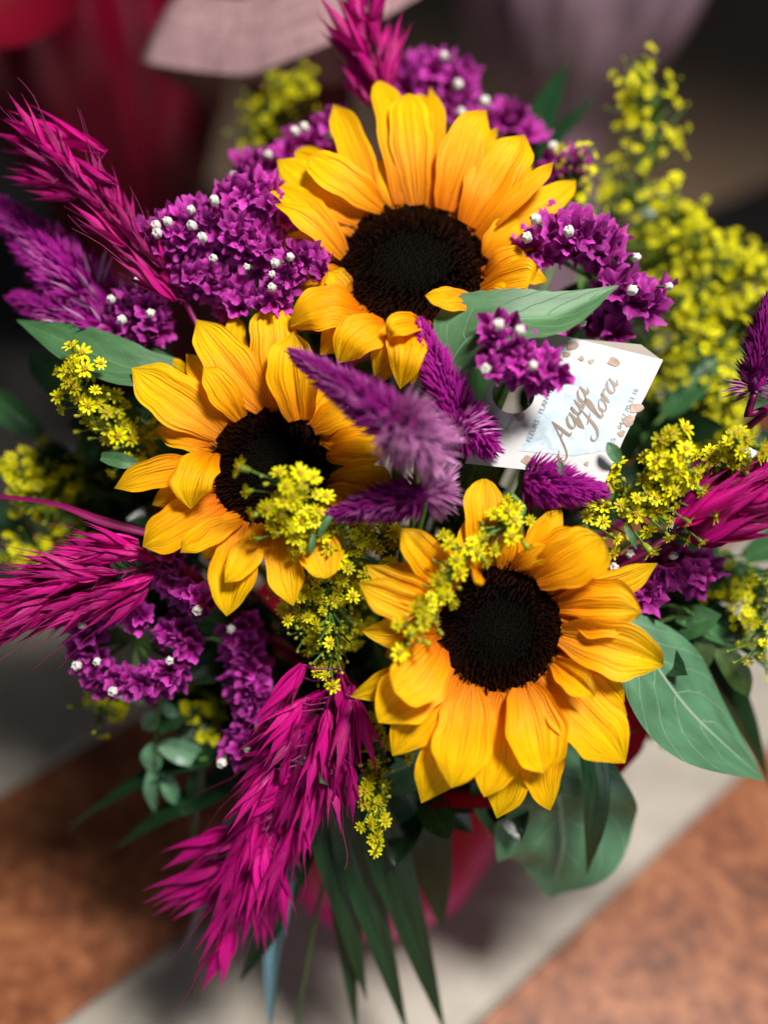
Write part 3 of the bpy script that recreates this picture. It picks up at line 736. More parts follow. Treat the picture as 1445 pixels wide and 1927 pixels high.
goldenrod('big bright goldenrod cluster between the card and the magenta grass', [(1270, 815), (1255, 880), (1220, 930), (1170, 960), (1110, 990)], .398,
    zz([(745, 900), (700, 960), (580, 1080), (725, 1095), (800, 1085), (400, 1115), (345, 1190), (745, 1210), (665, 1180), (870, 1230), (925, 1180), (590, 1230), (960, 1300), (585, 1400), (665, 1420), (795, 1400), (720, 1390), (470, 1510), (595, 1555), (740, 1500), (740, 1605), (860, 1620), (960, 1640), (1040, 1450), (1000, 1390), (615, 1700), (210, 1410), (190, 1475), (360, 1705), (870, 1500), (420, 1400), (830, 1290)], *ZR),
    zz([(545, 1195), (440, 1230), (385, 1275), (435, 1335), (500, 1335), (345, 1390), (360, 1460), (290, 1370), (290, 1555), (355, 1590), (300, 1620), (410, 1610), (465, 1610), (240, 1440), (155, 1545), (770, 1310), (580, 1320)], *ZR), 40, 20, 48, 20, [(1165, 870, 1142, 832, 26), (1175, 990, 1198, 1035, 12), (1275, 840, 1300, 880, 12), (1060, 905, 1052, 865, 16)], dend=.42)
goldenrod('bright goldenrod cluster on the magenta grass beside the long-necked purple spike', [(1400, 825), (1380, 860), (1350, 890), (1310, 930)], .398,
    zz([(1150, 970), (1270, 965), (1035, 1090), (1180, 1090), (1360, 1010), (1345, 1080), (1100, 1000), (1400, 1040)], *ZR), zz([(1065, 1165), (1110, 1160), (1245, 1120), (1245, 1195), (1200, 1180), (1280, 1100), (1150, 1190)], *ZR), 18, 12, 38, 20)
goldenrod('goldenrod sprig with a small blue-green leaf under the long drooping leaf', [(140, 670), (150, 730), (200, 790), (250, 840), (310, 860)], .418,
    zz([(490, 235), (660, 330), (420, 350), (350, 480), (250, 400), (440, 560), (915, 740), (810, 650), (720, 800), (880, 905), (740, 990), (300, 770), (270, 650), (540, 790), (740, 1060), (780, 1390), (600, 910), (360, 420), (510, 650), (400, 280)], *ZL),
    zz([(440, 990), (570, 1060), (620, 970), (840, 1220), (890, 1130), (600, 480), (480, 500), (400, 690), (500, 900), (820, 1150), (350, 600), (440, 840), (680, 900)], *ZL), 28, 22, 40, 18, [(270, 795, 308, 748, 34), (190, 860, 265, 875, 30)])
goldenrod('drooping goldenrod tail beside the largest magenta spike and the widest sunflower', [(712, 1605), (715, 1560), (700, 1500), (712, 1440), (705, 1370), (700, 1320)], .415,
    [(765, 1427), (700, 1385), (715, 1455), (678, 1345), (715, 1372), (690, 1510), (680, 1555), (720, 1480), (725, 1400), (700, 1350)], [(712, 1600), (718, 1580), (700, 1560), (725, 1550), (705, 1530), (690, 1450), (680, 1440), (712, 1420), (730, 1500), (690, 1400), (705, 1475), (722, 1525)], 18, 24, 26, 16)
goldenrod('goldenrod sprig of tight olive buds above the root of the largest magenta spike', [(560, 1180), (600, 1190), (650, 1160), (690, 1110)], .428, nrand=22, brand=60, spread=52, size=15)
goldenrod('loose goldenrod sprig low between the largest magenta spike and the hanging buds', [(560, 1090), (600, 1110), (650, 1100), (700, 1080)], .412, nrand=22, brand=30, spread=40, size=16)
bl = dict(full=False, dvar=.012)
goldenrod('blurred tall goldenrod plume against the bare brown floor', [(1200, 135), (1230, 220), (1210, 330), (1150, 420), (1110, 480)], .515, nrand=60, brand=26, spread=62, size=12, **bl)
goldenrod('blurred goldenrod side plume curving right below the tall plume', [(1290, 380), (1270, 440), (1220, 500), (1150, 560)], .53, nrand=44, brand=14, spread=50, size=12, **bl)
goldenrod('blurred goldenrod spreading towards the frame edge behind purple statice', [(1440, 500), (1390, 520), (1320, 560), (1240, 620)], .525, nrand=54, brand=20, spread=66, size=12, **bl)
goldenrod('blurred goldenrod filling the shade behind the folded corner of the card', [(1330, 650), (1310, 720), (1290, 780), (1230, 860)], .495, nrand=56, brand=26, spread=72, size=12, **bl)
goldenrod('blurred goldenrod crossing the shade between the card and the bare-stemmed celosia', [(1420, 600), (1370, 640), (1300, 660), (1200, 700)], .53, nrand=50, brand=30, spread=70, size=12, **bl)
goldenrod('blurred low goldenrod above the bright cluster beside the bare-stemmed celosia', [(1380, 760), (1350, 780), (1290, 800), (1200, 840)], .50, nrand=40, brand=24, spread=56, size=12, **bl)
goldenrod('blurred goldenrod close behind the white-tipped purple statice', [(1330, 560), (1280, 560), (1220, 600), (1150, 650)], .51, nrand=40, brand=24, spread=56, size=12, **bl)
goldenrod('blurred goldenrod at the frame edge beneath the spreading plume', [(1445, 560), (1420, 600), (1360, 660), (1280, 720)], .515, nrand=50, brand=30, spread=60, size=12, **bl)
goldenrod('blurred goldenrod filling between the side plume and the white-tipped statice', [(1330, 460), (1290, 490), (1230, 520), (1160, 560)], .52, nrand=50, brand=30, spread=56, size=12, **bl)
goldenrod('blurred goldenrod just above the thin dark red dyed leaf', [(20, 900), (70, 920), (140, 925), (230, 935)], .475, nrand=44, brand=24, spread=40, size=13, **bl)
goldenrod('dim goldenrod sprig rising beside the mauve paper and purple statice', [(545, 150), (525, 210), (500, 270), (500, 340)], .56, nrand=40, brand=20, spread=42, size=12, **bl)
goldenrod('dim goldenrod sprig with a few open heads just behind the highest sunflower', [(1085, 300), (1080, 380), (1060, 440)], .478, nrand=24, brand=8, spread=32, size=12, **bl)
goldenrod('blurred goldenrod in the shade left of the orange drooping petals', [(75, 890), (130, 930), (200, 960), (290, 960)], .50, nrand=46, brand=24, spread=58, size=12, **bl)
goldenrod('blurred goldenrod above the feathery magenta spike near the thin dyed blade', [(20, 1050), (70, 1040), (150, 1010), (260, 1000)], .485, nrand=38, brand=16, spread=44, size=12, **bl)
goldenrod('blurred goldenrod hanging in shade below the ring-shaped statice', [(365, 1370), (380, 1320), (410, 1270), (430, 1190)], .485, nrand=30, brand=20, spread=40, size=12, **bl)
goldenrod('goldenrod sprig cut by the frame edge above the big pale leaf', [(1440, 1230), (1430, 1150), (1400, 1090), (1370, 1040)], .445, nrand=46, brand=24, spread=44, size=12, **bl)
goldenrod('few blurred yellow goldenrod heads in front of the dark red collar edge', [(1215, 1375), (1245, 1365), (1220, 1340)], .50, nrand=9, brand=2, spread=26, size=14, **bl)
goldenrod('blurred yellow goldenrod tuft low under the ring-shaped statice', [(185, 1345), (195, 1310), (215, 1260)], .475, nrand=12, brand=4, spread=20, size=14, **bl)

# ------------------------------------------------------------------ celosia spikes
def tepals(mb, a, b, R0, n, L0, pale=False, t0=0.0, t1=1.0, droop=0.0, ref=None):
    ax = (b - a).normalized(); fr = frame(ax); ex, ey = fr.col[0], fr.col[1]; Ln = (b - a).length
    for i in range(n):
        t = t0 + (t1 - t0) * rnd() ** .92; ph = uni(0, 6.2832)
        r = R0 * tab(t, [(0, .55), (.1, .75), (.35, .70), (.7, .45), (.92, .22), (1, .05)])
        rd = ex * math.cos(ph) + ey * math.sin(ph)
        ang = math.radians(tab(t, [(0, 75), (.2, 52), (.6, 38), (1, 14)]) + uni(-13, 13) + droop * (1 - t))
        di = (ax * math.cos(ang) + rd * math.sin(ang)).normalized()
        L = L0 * tab(t, [(0, 1.0), (.5, .85), (1, .6)]) * uni(.75, 1.2); h = L * (.085 if pale else .12)
        p = a + ax * Ln * t + rd * r * .75
        sd = di.cross(rd + ax * .2).normalized(); nn = sd.cross(di)
        q = len(mb.v)
        mb.vert(p, (0, .5)); mb.vert(p + di * L * .45 + sd * h, (.45, 1)); mb.vert(p + di * L * .45 - sd * h, (.45, 0)); mb.vert(p + di * L * .4 + nn * h * .9, (.45, .5)); mb.vert(p + di * L, (1, .5))
        mb.f += [(q, q + 1, q + 3), (q, q + 3, q + 2), (q + 1, q + 4, q + 3), (q + 3, q + 4, q + 2)]
def celosia(label, tip, base, R, n, L, npale=0, stem=None, palespan=(0, .3), droop=0.0, cut=None):
    a = P(*base); b = P(*tip); R0 = M_(R, base[2]); L0 = M_(L, base[2])
    root = thing('celosia_spike', label, 'flower', a, 'fuzzy celosia spikes in the bouquet')
    mb = MB(); tube(mb, crom([a, a.lerp(b, .5), b], 10), lambda t: R0 * tab(t, [(0, .45), (.15, .68), (.4, .62), (.75, .36), (1, .04)]), seg=10)
    mb.build('spike_core', CEL, root)
    mb = MB(); tepals(mb, a, b, R0, n, L0, t0=.08 if npale else 0.0)
    o = mb.build('tepals', CEL, root, smooth=False); o['kind'] = 'stuff'
    if npale:
        mb = MB(); tepals(mb, a, b, R0 * 1.05, npale, L0 * 1.35, True, palespan[0], palespan[1], droop)
        o = mb.build('faded_tepals', CELP, root, smooth=False); o['kind'] = 'stuff'
    mb = MB(); s = stem or [(base[0], base[1], base[2] + .03)]
    tube(mb, crom([a] + [P(*q) for q in s] + [NECK + Vector((uni(-.012, .012), uni(-.012, .012), .03)), NECK + Vector((uni(-.01, .01), uni(-.01, .01), -.05))], 16), M_(7, base[2]), .002, 6)
    mb.build('stem', GRASSD if stem else STEM, root)
    return root
celosia('blurred fuzzy purple celosia with a pale pink frayed base jutting out furthest', (556, 668, .388), (790, 826, .368), 46, 1100, 40, 560, palespan=(-.10, .20), droop=52)
celosia('upright purple celosia spike leaning between the green leaf and the frayed pink one', (796, 616, .408), (868, 818, .405), 44, 900, 38, 120, palespan=(-.05, .12), droop=20)
celosia('short dark purple celosia tail pointing at the white card edge', (922, 842, .405), (860, 790, .41), 40, 260, 46)
celosia('slim purple celosia with a frayed lilac end below the pale frayed one', (630, 968, .392), (805, 925, .388), 34, 640, 38, 160, palespan=(-.14, .06), droop=45)
celosia('short bristly purple celosia under the lower edge of the card', (1125, 925, .402), (985, 905, .410), 42, 700, 40)
celosia('purple celosia spike on a bare red stem at the frame edge', (1446, 568, .415), (1420, 738, .415), 28, 520, 38, 30, stem=[(1405, 780, .417), (1375, 830, .43)], palespan=(-.04, .1), droop=30)
celosia('blurred broad purple celosia spike below the magenta grass', (-5, 382, .475), (190, 580, .455), 60, 1000, 46, 30, palespan=(-.05, .1), droop=10)
celosia('blurred small purple celosia just above the tip of the drooping leaf', (36, 565, .462), (215, 635, .445), 40, 560, 46, 20, palespan=(0, .3), droop=5)

# ------------------------------------------------------------------ dyed magenta grass
def bract_mesh(seed):
    rs = random.Random(seed); mb = MB()
    for (ang, rot, L) in ((rs.uniform(-.04, .04), 0, 1.0), (rs.uniform(.10, .2), 1.6, .92), (rs.uniform(.12, .22), -1.7, .85), (.05, 3.0, .7)):
        d_ = Vector((math.sin(ang) * math.cos(rot), math.sin(ang) * math.sin(rot), math.cos(ang)))
        nn = Vector((math.cos(rot), math.sin(rot), 0)); b = d_.cross(nn).normalized(); nn = b.cross(d_)
        sp = [d_ * (L * i / 8) + nn * (.04 * math.sin(3.1 * i / 8)) for i in range(9)]
        strip(mb, sp, nn, [.105 * tab(i / 8, [(0, .25), (.15, .75), (.32, 1), (.52, .72), (.7, .36), (.85, .12), (1, .005)]) for i in range(9)], 4, cup=-.7, ridge=.04)
    return mb.mesh('spikelet', GRASS)
BRA = [bract_mesh(s) for s in range(6)]
def grass_spike(label, path, d0, d1, n, L, spread, fat=1.0, extra=(), awn=.45, tail=.35, lat=20):
    m = len(path) - 1
    sp3 = [P(x, y, d0 + (d1 - d0) * i / m) for i, (x, y) in enumerate(path)]
    root = thing('dyed_grass_spike', label, 'grass', sp3[0], 'dyed magenta grass spikes in the bouquet')
    sp = crom(sp3, 40); mb = MB(); tube(mb, sp, .0013, .0006, 5)
    tube(mb, crom([sp3[0], sp3[0].lerp(NECK, .45) + Vector((0, 0, .015)), NECK + Vector((uni(-.012, .012), uni(-.012, .012), .03)), NECK + Vector((uni(-.01, .01), uni(-.01, .01), -.05))], 12), .0016, .002, 6)
    for i in range(n):
        t = (i + uni(0, .8)) / n; k = min(39, int(t * 40)); p = sp[k].lerp(sp[k + 1], t * 40 - k)
        tg = (sp[k + 1] - sp[k]).normalized(); sd = tg.cross(-FW).normalized()
        a = math.radians(spread) * (1 if i % 2 else -1) * uni(.15, 1.1) * (1 - tail * t); o = math.radians(uni(-14, 30)) 
        di = (tg * math.cos(a) + sd * math.sin(a) - FW * math.sin(o)).normalized()
        dl = (p - CAM).dot(FW); s = M_(L, dl) * uni(.7, 1.25) * (1 - .2 * t)
        pc = p; sg = 1 if i % 2 else -1
        p = p + sd * (sg * M_(lat, dl) * rnd() * (1 - .5 * t)) + tg * uni(-.004, .004) - FW * uni(-.006, .008)
        di = (di + tg.cross(di) * 0 + Vector((uni(-.22, .22), uni(-.22, .22), uni(-.22, .22)))).normalized()
        tube(mb, [pc - tg * .004, pc.lerp(p, .6), p], .0006, .0005, 4, False)
        mx = xf(p, di, s, uni(-.7, .7), -FW)
        if fat != 1.0: mx = mx @ Matrix.Diagonal((fat, fat, 1, 1))
        link('spikelet', random.choice(BRA), root, p, mx)
        if rnd() < awn:
            tube(mb, crom([p + di * s * .7, p + di * s * 1.2 + sd * uni(-.003, .003), p + di * s * uni(1.4, 1.9)], 4), .0003, .0001, 3, False)
    for (x, y, tx, ty, dd, f) in extra:
        a = P(x, y, dd); b = P(tx, ty, dd + .004)
        link('spikelet', random.choice(BRA), root, a, xf(a, b - a, (b - a).length, uni(-.4, .4), -FW) @ Matrix.Diagonal((f, f, 1, 1)))
        k = min(range(41), key=lambda j: (sp[j] - a).length); tube(mb, [sp[k], sp[k].lerp(a, .5), a], .0006, .0005, 4, False)
    mb.build('stem', GRASSD, root)
    return root
grass_spike('long magenta dyed grass spike reaching out above the purple celosia', [(345, 560), (262, 465), (175, 365), (95, 300)], .436, .436, 38, 118, 22, 1.0,
            [(200, 285, 18, 208, .432, .8), (110, 262, 10, 222, .434, .9), (100, 290, -20, 245, .434, 1.2), (100, 345, 2, 330, .434, 1.0), (105, 335, 10, 315, .436, .9), (140, 372, 45, 360, .434, 1.0), (220, 345, 95, 300, .43, 1.0)])
grass_spike('upright magenta dyed grass spike rising behind the highest sunflower', [(722, 215), (705, 120), (690, 40), (680, -40)], .465, .475, 24, 130, 24, 1.1, [(660, 110, 602, 30, .468, .9), (700, 200, 632, 110, .468, .9)])
grass_spike('feathery magenta dyed grass spike lying across beside the ring-shaped statice', [(290, 1065), (200, 1085), (110, 1110), (20, 1145), (-40, 1165)], .425, .415, 88, 128, 22, 1.0,
            [(200, 1040, 85, 1034, .425, .9), (180, 1140, 75, 1190, .425, 1.4)], lat=58)
grass_spike('largest magenta dyed grass spike hanging down in front of the strap leaves', [(640, 1265), (600, 1360), (555, 1450), (510, 1545), (480, 1620), (465, 1680)], .418, .452, 92, 150, 26, 1.0,
            [(440, 1560, 300, 1640, .448, 1.2), (430, 1620, 265, 1705, .45, 1.0), (470, 1640, 322, 1735, .45, 1.0), (400, 1650, 285, 1728, .452, .9), (460, 1690, 455, 1760, .45, 1.4), (510, 1630, 500, 1765, .448, 1.5), (525, 1630, 520, 1745, .449, 1.4), (440, 1745, 375, 1872, .455, 1.5), (660, 1440, 665, 1555, .415, 1.0), (630, 1450, 632, 1560, .415, .8), (560, 1560, 575, 1625, .43, 1.3)], awn=.45, lat=75)
grass_spike('magenta dyed grass spike with long silky bracts leaving the frame beside goldenrod', [(1260, 1010), (1330, 965), (1400, 935), (1480, 905)], .412, .41, 40, 170, 18, 1.1, lat=45)

# ------------------------------------------------------------------ leaves
def leaf(label, path, widths, mat, name='leaf', cat='leaf', n=None, keel=.25, wave=.05, wf=1.5, cup=0.0, group=None, twist=0.0, stem=True, serr=0.0):
    pts = [P(*q) for q in path]; nn = cdir(*(n or (0, .3, 1)))
    root = thing(name, label, cat, pts[0], group)
    K = 26; sp = crom(pts, K); dm = sum(q[2] for q in path) / len(path)
    W = [(i / (len(widths) - 1), w_) for i, w_ in enumerate(widths)]
    wc = crom([(a, b, 0) for a, b in W], K)
    hw = [max(.0002, M_(q.y, dm) * .5 * (1 + serr * (i % 2))) for i, q in enumerate(wc)]
    mb = MB(); strip(mb, sp, nn, hw, 10, cup=cup, keel=keel, wave=wave, wf=wf, ph=uni(0, 6), twist=twist)
    mb.build('blade', mat, root)
    if stem:
        mb = MB(); b = pts[0]
        tube(mb, crom([b, b.lerp(NECK, .45) + Vector((0, 0, .005)), NECK + Vector((uni(-.012, .012), uni(-.012, .012), .02)), NECK + Vector((uni(-.01, .01), uni(-.01, .01), -.05))], 12), .0012, .0018, 6)
        mb.build('stem', STEM, root)
    return root
leaf('folded toothed green leaf with pale veins pointing over the card', [(838, 700, .408), (880, 630, .400), (950, 598, .397), (1050, 588, .400), (1164, 537, .407)], [26, 150, 128, 92, 2], LEAFM, n=(-.1, .5, 1), keel=.30, wave=.06, serr=.04)
leaf('long drooping green leaf tapering to a point at the far side of purple statice', [(330, 690, .430), (250, 690, .425), (160, 655, .428), (90, 625, .435), (32, 602, .445)], [40, 100, 96, 52, 2], LEAFM, n=(0, .6, 1), keel=.22)
leaf('dark green leaf half hidden between the drooping leaf and orange petals', [(340, 700, .438), (270, 680, .44), (200, 655, .45)], [40, 60, 4], LEAF)
leaf('big pale sage leaf with white midrib under the widest sunflower', [(1150, 1140, .432), (1225, 1235, .425), (1310, 1345, .430), (1438, 1470, .445)], [60, 168, 190, 2], SAGE, n=(.35, .4, 1), keel=.12, wave=.05, cup=-.15)
leaf('broad crumpled sage leaf hanging below the widest sunflower', [(1010, 1400, .445), (1050, 1490, .455), (1062, 1590, .475), (1035, 1690, .50)], [150, 235, 262, 4], SAGE, n=(0, .3, 1), keel=.15, wave=.15, wf=2.4)
leaf('small sage leaf folded beside the broad crumpled one', [(930, 1440, .455), (920, 1500, .465), (935, 1580, .48)], [50, 70, 6], SAGE, keel=.4)
leaf('wide dark glossy leaf in front of the red collar', [(740, 1460, .455), (785, 1550, .465), (815, 1640, .48), (832, 1750, .50)], [90, 115, 75, 4], DARK, keel=.2)
leaf('dark strap leaf hanging over the broad crumpled sage leaf', [(1112, 1400, .435), (1122, 1480, .44), (1118, 1560, .45), (1104, 1645, .465)], [48, 54, 38, 2], DARK, keel=.2)
leaf('sage leaf edge showing under the petals near the goldenrod tail', [(800, 1420, .44), (750, 1450, .445), (660, 1480, .455)], [60, 90, 6], SAGE)
SG = 'narrow dark palm leaflets hanging from the bouquet'
def strap(label, path, wmax, mat=DARK, n=(0, .45, 1)):
    wmax *= 1.22; path = [(x, y, .445 + (d - .45) * .6) for x, y, d in path] if path[0][0] > 500 and path[0][1] > 1400 else path
    return leaf(label, path, [wmax * .6, wmax, wmax * .8, wmax * .5, 2], mat, name='palm_leaflet', n=n, keel=.3, group=SG, twist=uni(-.5, .5))
strap('dark palm leaflet with pale blue sheen ending beside the thin green stem', [(600, 1470, .450), (628, 1600, .47), (655, 1730, .49), (690, 1885, .52)], 62)
strap('long dark palm leaflet crossing the pouch near its middle', [(640, 1470, .452), (672, 1620, .475), (715, 1770, .50), (768, 1950, .53)], 62)
strap('long dark palm leaflet crossing the pouch on its right half', [(690, 1490, .456), (740, 1640, .48), (785, 1780, .505), (838, 1945, .535)], 66)
strap('dark palm leaflet slanting behind the tip of the largest magenta spike', [(590, 1480, .462), (545, 1620, .48), (505, 1740, .495), (452, 1848, .51)], 70)
strap('palm leaflet painted with blue sky sheen below the largest magenta spike', [(545, 1600, .475), (522, 1720, .495), (512, 1820, .51), (508, 1950, .53)], 60, SKYSHEEN, n=(-.3, .7, .8))
strap('palm leaflet lying behind the thin green stem and over the beige tile', [(640, 1560, .47), (645, 1680, .49), (655, 1800, .51), (672, 1950, .53)], 44)
strap('palm leaflet painted with blue sky sheen behind the outermost magenta bracts', [(470, 1500, .47), (425, 1600, .485), (385, 1700, .50), (342, 1795, .52)], 52, SKYSHEEN, n=(-.2, .9, .6))
strap('long thin dark palm leaflet pointing to the brown tile', [(430, 1420, .465), (330, 1440, .48), (230, 1490, .495), (125, 1562, .52)], 40, n=(-.2, .8, .8))
strap('dark palm leaflet below the sage eucalyptus sprig', [(480, 1430, .46), (390, 1490, .475), (300, 1540, .49), (215, 1600, .505)], 62, n=(-.2, .7, .8))
strap('short dark palm leaflet hanging straight down beside the red collar', [(375, 1430, .47), (368, 1490, .48), (364, 1540, .49), (362, 1590, .50)], 28)
strap('dark palm leaflet curving beyond the big pale sage leaf', [(1290, 1170, .45), (1360, 1280, .462), (1410, 1380, .475), (1452, 1490, .49)], 96, n=(.4, .3, 1))
strap('dark palm leaflet rising behind the purple statice tuft', [(990, 280, .51), (1020, 215, .53), (1045, 165, .55), (1068, 118, .57)], 44)
strap('slender dark palm leaflet rising towards the tall goldenrod plume', [(1000, 310, .51), (1040, 260, .53), (1080, 220, .55), (1125, 175, .57)], 28)
strap('green arching leaflet beside the olive leaves at the frame edge', [(1270, 1160, .45), (1340, 1190, .455), (1400, 1220, .46), (1460, 1275, .47)], 38, LEAF, (.2, .6, .8))
# olive and eucalyptus sprigs
def leafy(label, path, lvs, mat, name, group=None):
    pts = [P(*q) for q in path]; root = thing(name, label, 'foliage', pts[-1], group)
    mb = MB(); tube(mb, crom(pts + [pts[-1].lerp(NECK, .5), NECK + Vector((uni(-.012, .012), uni(-.012, .012), .02)), NECK + Vector((uni(-.01, .01), uni(-.01, .01), -.05))], 24), .0009, .0018, 5)
    mb.build('stem', STEM, root)
    for (x, y, tx, ty, d, wd) in lvs: small_leaf(x, y, tx, ty, d, wd, root, mat, 'leaf', .006)
    return root
leafy('olive green leafy sprig beside the big pale sage leaf', [(1400, 1290, .462), (1340, 1200, .455), (1230, 1140, .45)], [(1300, 1180, 1320, 1270, .452, 62), (1345, 1205, 1410, 1312, .455, 50), (1260, 1150, 1330, 1160, .452, 26)], OLIVE, 'olive_sprig')
leafy('pale sage eucalyptus sprig hanging in front of the brown tile', [(292, 1440, .478), (298, 1350, .47), (320, 1260, .455), (400, 1200, .45)],
      [(298, 1345, 268, 1372, .472, 34), (295, 1400, 285, 1455, .476, 46), (300, 1400, 398, 1432, .474, 44), (290, 1440, 292, 1530, .482, 30), (310, 1455, 330, 1515, .482, 30), (300, 1320, 340, 1352, .47, 24)], SAGE, 'eucalyptus_sprig')
mb = MB(); st = thing('grass_stem', 'thin bent green stem hanging in front of the beige tile', 'stem', P(640, 1560, .465))
tube(mb, crom([NECK + Vector((0, -.01, -.04)), NECK + Vector((0, -.02, .03)), P(640, 1560, .465), P(603, 1690, .48), P(580, 1800, .49), P(555, 1950, .51)], 30), .0016, .0012, 6); mb.build('blade', OLIVE, st)
mb = MB(); st = thing('dyed_grass_leaf', 'thin dark red dyed grass leaf reaching out over blurred goldenrod', 'grass', P(275, 1003, .432))
sp = crom([P(275, 1003, .432), P(190, 980, .43), P(100, 948, .432), P(-30, 930, .44)], 20)
strip(mb, sp, cdir(0, .5, 1), [M_(18, .43) * .5 * tab(i / 20, [(0, .8), (.3, 1), (.6, .6), (1, .4)]) for i in range(21)], 4, keel=.5); mb.build('blade', GRASSD, st)
mb = MB(); tube(mb, crom([P(275, 1003, .432), P(400, 1050, .47), NECK + Vector((0, 0, .02)), NECK + Vector((0, 0, -.05))], 12), .001, .0015, 5); mb.build('stem', GRASSD, st)

# dark leafy branches filling the inside of the bouquet
FIL = [((150, 760), .50, 'behind the goldenrod with the small blue-green leaf'), ((80, 820), .51, 'in the black gap above the blurred goldenrod'), ((330, 720), .48, 'behind the long drooping leaf'), ((640, 640), .50, 'under the lower petals of the highest sunflower'),
       ((900, 780), .47, 'between the upright celosia and the card'), ((700, 1130), .47, 'behind the round goldenrod buds'), ((640, 1200), .475, 'above the root of the largest magenta spike'), ((420, 1180), .475, 'beside the long hanging statice'),
       ((560, 1330), .48, 'behind the largest magenta spike'), ((880, 950), .46, 'behind the single upright orange petal'), ((1250, 780), .50, 'below the folded corner of the card'), ((1380, 700), .52, 'behind the bare-stemmed celosia'),
       ((1330, 1120), .475, 'beneath the statice behind the pointed petal'), ((1220, 1200), .46, 'at the root of the big pale sage leaf'), ((330, 1300), .49, 'below the ring-shaped statice'), ((260, 1080), .48, 'behind the feathery magenta spike'),
       ((480, 660), .49, 'under the small four-floret statice'), ((1080, 960), .455, 'behind the short bristly celosia'), ((1100, 520), .50, 'under the large white-dotted statice'), ((300, 860), .475, 'under the orange petal of the brown-ringed sunflower'),
       ((1420, 900), .50, 'behind the silky magenta bracts'), ((660, 1420), .46, 'beside the drooping goldenrod tail'), ((800, 1500), .47, 'above the wide dark glossy leaf'), ((960, 1450), .47, 'behind the lowest petals of the widest sunflower'),
       ((120, 980), .51, 'under the thin dark red blade'), ((1400, 1050), .49, 'behind the goldenrod cut by the frame'),
       ((1300, 600), .545, 'behind the spreading blurred goldenrod'), ((1200, 470), .55, 'at the foot of the tall goldenrod plume'), ((1400, 780), .53, 'in the shade behind the bare red stem'), ((60, 1010), .53, 'behind the blurred goldenrod beside the dyed leaf')]
for i, ((x, y), d, where) in enumerate(FIL):
    tip = P(x, y, d); root = thing('filler_branch', 'dark leafy branch ' + where, 'foliage', tip, 'filler branches inside the bouquet')
    mb = MB(); ln = crom([tip, tip.lerp(NECK, .4) + Vector((0, 0, .01)), NECK + Vector((uni(-.012, .012), uni(-.012, .012), .02)), NECK + Vector((uni(-.01, .01), uni(-.01, .01), -.05))], 16)
    tube(mb, ln, .0010, .002, 5); mb.build('stem', STEM, root)
    for k in range(8):
        b = ln[min(6, k // 2 + (1 if k else 0))]; a = k * 2.4 + uni(-.5, .5)
        tdir = (ln[0] - ln[3]).normalized(); fr = frame(tdir)
        di = (tdir * .8 + fr.col[0] * math.cos(a) + fr.col[1] * math.sin(a)).normalized() if k else tdir
        e = b + di * uni(.032, .05); nn = (cdir(uni(-.5, .5), uni(0, .6), 1))
        sp = crom([b, b.lerp(e, .5) + nn * .004, e], 7); m2 = MB()
        strip(m2, sp, nn, [.010 * tab(q / 7, PW) for q in range(8)], 4, keel=.3, wave=.05)
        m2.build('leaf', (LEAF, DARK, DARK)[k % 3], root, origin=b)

# ------------------------------------------------------------------ the folded card
cn = cdir(-.10, .22, 1.0); CC = P(1050, 760, .414)
def cp(px, py, h=0.0): return ray_plane(px, py, CC + cn * h, cn)
card = thing('gift_card', 'white folded florist card with gold script lettering and a round hole', 'card', cp(955, 605))
def poly_slab(name, outline, h0, h1, mat, parent, hole=None, bend=None):
    mb = MB(); loops = [outline] + ([hole] if hole else [])
    f2 = [[Vector((x, y, 0)) for x, y in lp] for lp in loops]
    tri = tessellate_polygon(f2); flat = [p for lp in loops for p in lp]; n = len(flat)
    for h in (h1, h0):
        for (x, y) in flat: mb.vert(cp(x, y, h + (bend(x, y) if bend else 0)), ((x - 875) / 370, (y - 600) / 310))
    for t in tri:
        mb.f.append(tuple(t)); mb.f.append(tuple(n + i for i in reversed(t)))
    s = 0
    for lp in loops:
        for i in range(len(lp)):
            a = s + i; b = s + (i + 1) % len(lp); mb.f.append((a, n + a, n + b, b))
        s += len(lp)
    return mb.build(name, mat, parent, smooth=False)
def edge(a, b, n, amp=0.0): return [(a[0] + (b[0] - a[0]) * i / n + uni(-amp, amp), a[1] + (b[1] - a[1]) * i / n + uni(-amp, amp)) for i in range(n)]
outl = edge((955, 605), (1247, 677), 6) + edge((1247, 677), (1163, 848), 8, .6) + edge((1163, 848), (1138, 908), 5, 1.5) + edge((1138, 908), (1040, 889), 4, .8) + edge((1040, 889), (875, 872), 4) + edge((875, 872), (955, 605), 8)
hole = [(966 + 40 * math.cos(-6.2832 * k / 28), 741 + 37 * math.sin(-6.2832 * k / 28)) for k in range(28)]
front = poly_slab('front_sheet', outl, -.0004, 0, CARD, card, hole)
poly_slab('back_sheet', [(985, 628), (1206, 648), (1247, 679), (1150, 872), (1000, 860)], -.0062, -.0058, CARDB, card)
poly_slab('printed_panel', [(977, 848), (1000, 800), (1020, 760), (1052, 700), (1075, 684), (1214, 708), (1146, 846), (1080, 858)], .0001, .0002, PANEL, front)
